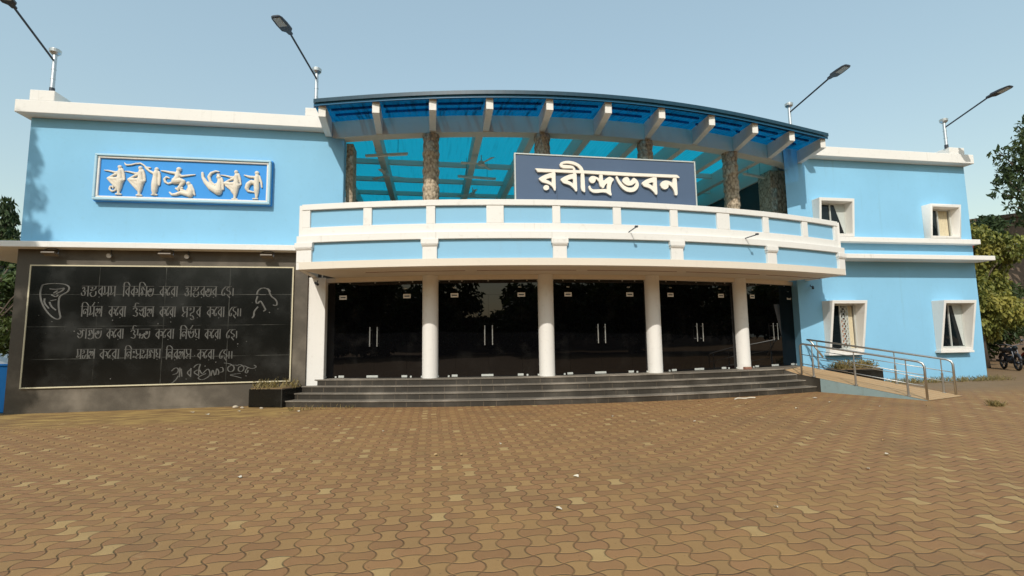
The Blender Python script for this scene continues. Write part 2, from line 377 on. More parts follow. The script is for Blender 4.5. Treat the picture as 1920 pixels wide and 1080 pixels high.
# right wing
WIN = [(12.12, 13.36, .985, 2.60, 'lattice'), (16.21, 17.46, .985, 2.60, 'drawn'), (12.05, 13.32, 4.66, 5.87, 'drawn'), (16.20, 17.40, 4.66, 5.80, 'cream')]
holes = [(a+.08, b-.08, c+.06, d-.09) for a, b, c, d, _ in WIN]
m = wall_holes(11.3, 18.10, -.05, 7.245, YR, holes, .22)
m.add([(11.15,YR,3.3),(11.3,YR,3.3),(11.3,YR,7.245),(11.15,YR,7.245)], [(0,1,2,3)]); m.add([(11.15,YR,7.245),(11.9,YR,7.245),(11.9,YR,7.55),(11.15,YR,7.55)], [(0,1,2,3)])
m.add([(11.15,YR,3.3),(11.15,YR,7.55),(11.8,13.9,7.55),(11.8,13.9,3.3)], [(0,1,2,3)])
m.add([(11.3,YR,-.05),(11.3,YR,3.3),(11.46,14.1,3.3),(11.46,14.1,-.05)], [(0,1,2,3)])
m.add([(18.10,YR,-.05),(18.10,24,-.05),(18.10,24,7.245),(18.10,YR,7.245)], [(0,1,2,3)])
m.add([(11.3,YR,7.245),(18.1,YR,7.245),(18.1,24,7.245),(11.46,24,7.245),(11.46,14.1,7.245)], [(0,1,2,3,4)])
obj('right_wing_wall', m, M['blue'], hall)
m = MB().box(11.97, 18.16, YR-.30, YR+.1, 7.248, 7.565); m.box(17.8, 18.16, YR+.1, 24, 7.248, 7.565); obj('parapet', m, M['white'], hall, .012)
m = MB().box(17.25, 17.85, YR-.27, YR+.5, 7.567, 7.80); obj('lamp_plinth', m, M['white'], hall, .012)
m = MB().box(11.6, 18.10, YR-.26, YR-.003, 4.48, 4.64); m.box(11.6,11.9,YR-.1,YR-.003,4.3,4.48); obj('sill_band', m, M['white'], hall, .01)
m = MB().box(11.36, 18.14, YR-.60, YR-.003, 3.885, 4.03); obj('cornice_slab', m, M['white'], hall, .01)
m = MB().box(18.103, 18.75, 13.9, 15.6, 3.80, 3.88); obj('side_ledge', m, M['white'], hall, .01)
# windows with wedge shaped surrounds
for (a, b, c, d, kind) in WIN:
    yt, yb = YR-.42, YR-.15; yr = YR-.002
    if c > 4: yt, yb = YR-.32, YR-.21
    ia, ib, ic, id_ = a+.075, b-.075, c+.085, d-.10
    yi = lambda z: yb+(yt-yb)*(z-c)/(d-c)
    m = MB()
    O = [(a,yb,c),(b,yb,c),(b,yt,d),(a,yt,d)]; I = [(ia,yi(ic),ic),(ib,yi(ic),ic),(ib,yi(id_),id_),(ia,yi(id_),id_)]
    Ob = [(x,yr,z) for x,_,z in O]; Ib = [(x,YR+.225,z) for x,_,z in I]
    vs = O+I+Ob+Ib; fs = []
    for i in range(4):
        j = (i+1)%4
        fs += [(i,j,4+j,4+i), (j,i,8+i,8+j), (4+i,4+j,12+j,12+i)]
    m.add(vs, fs)
    if c < 4: m.box(a-.06, b-.02, yb-.05, yr, c-.075, c-.003)
    sr = obj('window_surround', m, M['white'], hall, .006)
    y = YR+.012; fr = MB(); hx0, hx1, hz0, hz1 = a+.078, b-.078, c+.088, d-.103; mid = (hx0+hx1)/2; k = .04
    fr.box(hx0,hx0+k,y-.02,y+.03,hz0,hz1); fr.box(hx1-k,hx1,y-.02,y+.03,hz0,hz1); fr.box(hx0+k,hx1-k,y-.02,y+.03,hz0,hz0+k); fr.box(hx0+k,hx1-k,y-.02,y+.03,hz1-k,hz1)
    fr.box(mid-.03,mid+.01,y-.035,y+.035,hz0+k,hz1-k)
    wn = obj('window_frame', fr, M['alu'], hall, .004)
    gl = MB().box(hx0+k, mid-.03, y, y+.008, hz0+k, hz1-k)
    if kind == 'drawn': gl.box(mid+.01, hx1-k, y, y+.008, hz0+k, hz1-k)
    obj('pane', gl, M['wglass'], wn)
    bk = MB().box(hx0, hx1, YR+.205, YR+.215, hz0, hz1); obj('dark_room', bk, M['black'], wn)
    cu = MB(); n = 26; x0c, x1c = (mid+.02, hx1-k)
    if kind == 'drawn':
        cv_ = [(x0c+.14,y-.006,hz1-k),(x1c,y-.006,hz1-k),(x1c,y-.006,hz0+.06),(x1c-.05,y-.006,hz0+.06)]
        cu.add(cv_+[(p[0],p[1]+.004,p[2]) for p in cv_], [(0,3,2,1),(4,5,6,7),(0,1,5,4),(1,2,6,5),(2,3,7,6),(3,0,4,7)])
        obj('curtain', cu, M['curtain2'], wn)
    else:
        xa = x0c if kind == 'cream' else x0c+.20
        for q in range(2):
            vs = []
            for i in range(n+1):
                x = xa+(x1c-xa)*i/n; yy = y+.045+.02*math.sin(i*1.55)+.01*q
                vs += [(x,yy,hz0+.02),(x,yy,hz1-.02)]
            cu.add(vs, [(2*i,2*i+2,2*i+3,2*i+1) for i in range(n)])
        cu.sm = True
        obj('curtain', cu, M['curtain'], wn)
    if kind == 'lattice':
        oc = MB().box(x0c+.0, x0c+.30, y+.12, y+.13, hz0+.12, hz1-.45); obj('orange_curtain', oc, M['ocurt'], wn)
        lt = MB()
        for r_ in range(9):
            for q in range(2):
                zc = hz0+.10+r_*.157; xc = x0c+.06+q*.13
                lt.tube([(xc+.062*math.cos(t*PI/5), y+.012, zc+.062*math.sin(t*PI/5)) for t in range(11)], .011, 5)
                lt.tube([(xc-.03,y+.012,zc-.08),(xc+.03,y+.012,zc+.0),(xc-.02,y+.012,zc+.08)], .010, 5)
        for xx in (x0c+.20, x0c+.27): lt.tube([(xx,y+.01,hz0+.04),(xx,y+.01,hz1-.04)], .013, 5)
        obj('lattice_grille', lt, M['curtain2'], wn)

# steps, landing
CS = (4.8, 37.0)
lev = [(.151, 25.70, -3.57, 10.90), (.302, 25.43, -3.44, 10.78), (.453, 25.20, -3.32, 10.40), (.604, 25.0, -3.22, 9.95)]
for i, (z, R, xa, xb) in enumerate(lev):
    def pol(R, e):
        xs = [xa-e+(xb+e*.5-xa+e)*k/40 for k in range(41)]
        return [(x, CS[1]-math.sqrt(R*R-(x-CS[0])**2)) for x in xs]
    pts = pol(R, 0); z0 = z-.151
    back = 14.2 if i == 3 else 13.7
    poly = pts+[(xb if i < 3 else 11.25, back if i == 3 else 13.0), (xa, back)] if i < 3 else pts+[(11.25, 13.30), (11.25, 14.2), (xa, 14.2)]
    st = obj('step', MB().prism(poly, z0, z-.032), M['step_riser'], hall)
    p2 = pol(R+.022, .015)
    poly2 = p2+[(xb, 13.0), (xa, 13.7)] if i < 3 else p2+[(11.25, 13.29), (11.25, 14.2), (xa, 14.2)]
    obj('tread', MB().prism(poly2, z-.032, z), M['step_tread'], st, .006)
# pilaster, columns, lintel, soffit
obj('pilaster', MB().box(-3.2, -2.765, 13.22, 13.9, .30, 3.245), M['white'], hall, .01)
a0, aw, ag = -.332, .125, .020
for k in range(4):
    a = a0+aw+ag/2+k*(aw+ag); p = P(CD_, RD-.02, a)
    obj('column', MB().cyl(p[0], p[1], .604, 3.245, .205, n=32), M['white'], hall, smooth=False)
    for f in hall.children[-1].data.polygons: f.use_smooth = len(f.vertices) == 4
obj('lintel', MB().arc(CD_, RD-.35, RD+.02, a0-.02, .385, 3.131, 3.247, 40), M['wshade'], hall)
so_ = MB().arc(CB, 19.6, RB+.07, -.317, .342, 3.250, 3.42, 48); obj('balcony_slab', so_, M['wshade'], hall)
m = MB()
for i in range(5):
    a1 = -.26+i*.125
    m.arc(CB, RB-.75, RB-.73, a1, a1+.112, 3.240, 3.2495, 8)
obj('soffit_groove', m, M['brick'], hall)
# glass doors
for k in range(5):
    aL = a0+k*(aw+ag)-.004; aR = aL+aw+.008
    p0 = Vector(P(CD_, RD-.06, aL)).xy; p1 = Vector(P(CD_, RD-.06, aR)).xy
    t = (p1-p0); Wd = t.length; t.normalize(); n_ = Vector((t.y, -t.x))
    if n_.y > 0: n_ = -n_
    def at(f, z, off): q = p0+t*(Wd*f)+n_*off; return (q.x, q.y, z)
    m = MB(); zt = 2.74; gp = .0018
    fr_ = random.Random(k)
    for f0, f1, z0, z1, tl in ((0,.185,.62,zt,.0),(.185,.5,.62,zt,.004),(.5,.815,.62,zt,-.005),(.815,1,.62,zt,.002),(0,1,zt,3.128,.010)):
        c = at((f0+f1)/2, 0, 0); hx = (f1-f0)*Wd/2-gp
        nn = (n_+t*fr_.uniform(-.006,.006)).normalized(); tt = Vector((-nn.y, nn.x))
        m.obox((c[0], c[1], (z0+z1)/2), (tt.x, tt.y), (nn.x, nn.y), hx, .006, (z1-z0)/2-gp)
    gd = obj('glass_door', m, M['glass'], hall)
    fm = MB(); 
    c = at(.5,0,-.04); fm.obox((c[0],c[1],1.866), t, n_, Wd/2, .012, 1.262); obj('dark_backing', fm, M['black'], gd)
    for f in (.46, .54):
        h = MB(); f2 = .5+(f-.5)*(.20/.08)/Wd
        h.tube([at(f2,1.42,.075), at(f2,1.93,.075)], .017, 8)
        for z in (1.50, 1.85): h.tube([at(f2,z,.0), at(f2,z,.08)], .012, 6)
        obj('handle', h, M['steel'], gd, smooth=False)
    for f, z in ((.18,2.73),(.815,2.73)):
        h = MB(); c = at(f,0,.008); h.obox((c[0],c[1],z), t, n_, .10, .002, .055); sk = obj('sticker', h, M['white'], gd)
        h = MB(); c = at(f,0,.0115); h.obox((c[0],c[1],z), t, n_, .07, .001, .016); obj('sticker_print', h, M['dark'], sk)
    for f, hw in ((.18,.075),(.485,.155),(.797,.075)):
        h = MB(); c = at(f,0,.012); h.obox((c[0],c[1],.645), t, n_, hw, .014, .028); obj('patch_fitting', h, M['alu'], gd, .004)
    for f in (.18,.80):
        h = MB(); c = at(f,0,.012); h.obox((c[0],c[1],2.93), t, n_, .04, .010, .014); obj('patch_fitting', h, M['steel'], gd)
    for f, z in ((.025,.635),(.125,.635),(.86,.635),(.965,.635),(.03,3.105),(.13,3.105),(.25,3.105),(.5,3.105),(.74,3.105),(.87,3.105),(.97,3.105),(.004,1.93),(.996,1.93)):
        h = MB(); c = at(f,0,.012); s_ = .022 if z < 3 else .016
        if z == 1.93: h.ball((c[0]+n_.x*.03, c[1]+n_.y*.03, z), .032)
        else: h.obox((c[0],c[1],z), t, n_, s_, .012, s_)
        obj('glass_clip', h, M['alu'] if z < 3 else M['steel'], gd)
# balcony front
up_a = [(-.3081,-.2504),(-.2414,-.185),(-.1758,-.1236),(-.1058,-.0555),(-.0471,.0098),(.0187,.0757),(.0849,.1352),(.1523,.2013),(.2101,.2669),(.277,.3316)]
lo_a = [(-.3039,-.1881),(-.1735,-.0563),(-.0419,.0731),(.0876,.2013),(.2156,.331)]
aA, aB = -.3165, .3385
def bar(m, R1, x0, x1, z0, z1, R0=RB-.10): return m.arc(CB, R0, R1, x0, x1, z0, z1, max(2, int((x1-x0)/.012)))
bl = obj('balcony_wall', bar(MB(), RB-.055, aA+.001, aB-.001, 3.425, 4.66, RB-.22), M['blue2'], hall)
m = MB(); bar(m, RB+.015, aA-.0005, aB+.0005, 4.672, 4.81, RB-.25); bar(m, RB, aA, aB, 4.04, 4.252, RB-.1)
edges = [aA]+[q for pr in up_a for q in pr]+[aB]
for i in range(0, len(edges), 2): bar(m, RB-.002, edges[i], edges[i+1], 4.2525, 4.6715)
obj('balcony_rail', m, M['white'], hall, .006)
aL2, aR2 = -.3205, .3450
m = MB(); bar(m, RB+.075, aL2, aR2, 3.875, 4.039); bar(m, RB+.060, aL2, aR2, 3.243, 3.412); obj('balcony_band', m, M['white'], hall, .006)
obj('balcony_lower_wall', bar(MB(), RB+.0, aL2+.0008, aR2-.0008, 3.413, 3.874, RB-.054), M['blue2'], hall)
edges = [aL2]+[q for pr in lo_a for q in pr]+[aR2]
for i in range(0, len(edges), 2):
    x0, x1 = edges[i], edges[i+1]
    m = MB(); bar(m, RB+.062, x0, x1, 3.4125, 3.70); bar(m, RB+.10, x0-.0015, x1+.0015, 3.76, 3.8745)
    for q in range(4): bar(m, RB+.062+.035*math.sin((q+.5)/4*PI/2), x0-.0008, x1+.0008, 3.70+q*.015, 3.7149+q*.015)
    obj('corbel_post', m, M['white'], hall, .005)
pL = P(CB, RB-.03, aA); pR = P(CB, RB-.03, aB)
m = MB(); d0 = P(CB,RB+.02,aL2+.0005); m.box(d0[0], d0[0]+.14, d0[1]+.03, YL-.003, 3.25, 4.80); obj('balcony_end_wall', m, M['white'], hall, .008); m = MB()
d1 = P(CB,RB+.02,aR2-.0005); m.box(d1[0]-.14, d1[0], d1[1]+.03, YR-.003, 3.25, 4.80); obj('balcony_end_wall', m, M['white'], hall, .008)
obj('balcony_floor', MB().arc(CB, 9, RB-.23, -.30, .33, 3.55, 3.62, 30), M['wshade'], hall)
# stone columns, end pillars, side walls upstairs
for k in range(4):
    a = a0+aw+ag/2+k*(aw+ag); p = P(CD_, RD-.05, a)
    mm = MB(); zz = [3.62+i*.08 for i in range(45)]; zz = [z for z in zz if z < 7.09]+[7.095]
    mm.tube([(p[0], p[1], z) for z in zz], [.215+.012*math.sin(i*2.1+k)+.008*math.sin(i*5.3) for i in range(len(zz))], 24)
    o = obj('stone_column', mm, M['stone'], hall); 
obj('stone_pillar', MB().box(-2.386, -2.20, 13.6, 14.2, 3.62, 7.09), M['stone'], hall)
obj('stone_pillar', MB().box(11.2, 11.78, 14.105, 14.7, 3.62, 7.09), M['stone'], hall)
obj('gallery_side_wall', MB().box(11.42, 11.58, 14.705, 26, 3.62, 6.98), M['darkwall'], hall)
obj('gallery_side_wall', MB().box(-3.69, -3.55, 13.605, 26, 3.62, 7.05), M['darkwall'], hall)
obj('edge_beam', MB().box(11.36, 11.62, 14.2, 26, 6.985, 7.60), M['beam'], hall)
obj('edge_beam', MB().box(-3.2, -2.95, 13.75, 26, 7.1, 7.60), M['beam'], hall)
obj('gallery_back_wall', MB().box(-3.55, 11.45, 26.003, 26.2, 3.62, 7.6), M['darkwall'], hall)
# canopy: ring beam, cantilever beams, roof sheets
obj('ring_beam', MB().arc(CD_, RD-.22, RD+.12, -.35, .385, 7.10, 7.56, 48), M['beam'], hall)
tips = [(-2.8,12.43),(-1.42,12.07),(0,11.69),(1.41,11.48),(2.92,11.24),(4.46,11.32),(5.98,11.38),(7.55,11.58),(9.08,11.83),(10.55,12.28),(11.92,12.58)]
ty = lambda x: float(np.interp(x, [q[0] for q in tips], [q[1] for q in tips]))
SC = .936
roots = [q[0] for q in tips]; tips = [(x*SC, y*SC) for x, y in tips]; zs_ = lambda z: 1.6+SC*(z-1.6)
co = np.polyfit([q[0] for q in tips], [q[1] for q in tips], 4); ty = lambda x: float(np.polyval(co, x))
for k, (x, y) in enumerate(tips):
    h = .085; xr = roots[k]; yr = CD_[1]-math.sqrt(max(0, (RD+.10)**2-(xr-CD_[0])**2)); y = ty(x)
    m = MB(); b0, t0 = 7.13, 7.585; b1, t1 = zs_(7.30), zs_(7.60)
    if k == 0: yr = 13.29
    if k == 10: yr = 13.9
    m.add([(x-h,y,b1),(x+h,y,b1),(x+h,y,t1),(x-h,y,t1),(xr-h,yr,b0),(xr+h,yr,b0),(xr+h,yr,t0),(xr-h,yr,t0)], [(0,1,2,3),(5,4,7,6),(0,4,5,1),(1,5,6,2),(2,6,7,3),(3,7,4,0)])
    obj('cantilever_beam', m, M['white'], hall, .008)
    b = MB().tube([(x, y+.05, t1-.01), (x, y+.05, t1+.05)], .012, 5); obj('roof_bolt', b, M['dark'], hall)
    if 0 < k < 10:
        obj('roof_beam', MB().box(xr-.24, xr-.04, yr+.36, 26, 7.14, 7.60), M['beam'], hall)
for y in (16.1, 17.9, 19.6, 21.6, 23.8):
    pu = MB(); xs = [-2.949]+[q-.14 for q in roots[1:10]]+[11.359]
    for i in range(len(xs)-1):
        l = xs[i]+(.101 if i else 0); r = xs[i+1]-(.101 if i < len(xs)-2 else 0); pu.box(l, r, y-.05, y+.05, 7.44, 7.60)
    obj('roof_purlin', pu, M['beam'], hall)
xs = [tips[0][0]-.20+i*(tips[-1][0]-tips[0][0]+.36)/60 for i in range(61)]
ring = lambda x: CD_[1]-math.sqrt((RD-.05)**2-(min(x,11.9)-CD_[0])**2)
def sheetmesh(o0, o1, z0, th):
    # o0/o1: metres behind the beam tips, or None for the ring beam line
    m = MB(); vs = []
    for x in xs:
        xb = x/SC; yb = ring(xb); yf = ty(x); L = yb-yf
        for o in (o0, o1):
            f = 1 if o is None else o/L
            z = zs_(7.63)+(7.625-zs_(7.63))*f+z0; vs += [(x+(xb-x)*f, yf+L*f, z), (x+(xb-x)*f, yf+L*f, z+th)]
    fs = []
    for i in range(len(xs)-1):
        o = 4*i; p = o+4; fs += [(o,p,p+1,o+1),(o+1,p+1,p+3,o+3),(o+2,o+3,p+3,p+2),(o,o+2,p+2,p)]
    n4 = 4*(len(xs)-1); fs += [(0,1,3,2),(n4,n4+2,n4+3,n4+1)]
    return m.add(vs, fs)
zroof = lambda x, y: zs_(7.63)+(7.625-zs_(7.63))*(y-ty(x))/(ring(x)-ty(x))
obj('canopy_sheet', sheetmesh(-.06, None, .0, .006), M['canopy'], hall)
obj('canopy_edge', sheetmesh(-.09, -.062, -.045, .070), M['fascia'], hall)
obj('canopy_lip', sheetmesh(-.14, -.095, .027, .085), M['lip'], hall); obj('canopy_top', sheetmesh(-.139, .5, .1125, .006), M['lip'], hall)
for yy in (.45, .95):
    m = MB()
    for i in range(10):
        a_, b_ = tips[i][0]+.13, tips[i+1][0]-.10; q0, q1 = ty(a_)+yy, ty(b_)+yy
        if min(ring(a_)-q0, ring(b_)-q1) > .15:
            z0_, z1_ = zroof(a_,q0)-.05, zroof(b_,q1)-.05
            m.add([(a_,q0-.025,z0_),(b_,q1-.025,z1_),(b_,q1+.025,z1_),(a_,q0+.025,z0_),(a_,q0-.025,z0_+.045),(b_,q1-.025,z1_+.045),(b_,q1+.025,z1_+.045),(a_,q0+.025,z0_+.045)], [(3,2,1,0),(4,5,6,7),(0,1,5,4),(1,2,6,5),(2,3,7,6),(3,0,4,7)])
    if m.v: obj('canopy_batten', m, M['canopy'], hall)
m = MB(); vs = []
for i in range(61):
    x = -3.65+i*15.3/60
    vs += [(x, ring(x)+.01, 7.628), (x, 26.2, 7.628)]
m.add(vs, [(2*i,2*i+2,2*i+3,2*i+1) for i in range(60)]); obj('translucent_roof', m, M['roof'], hall)

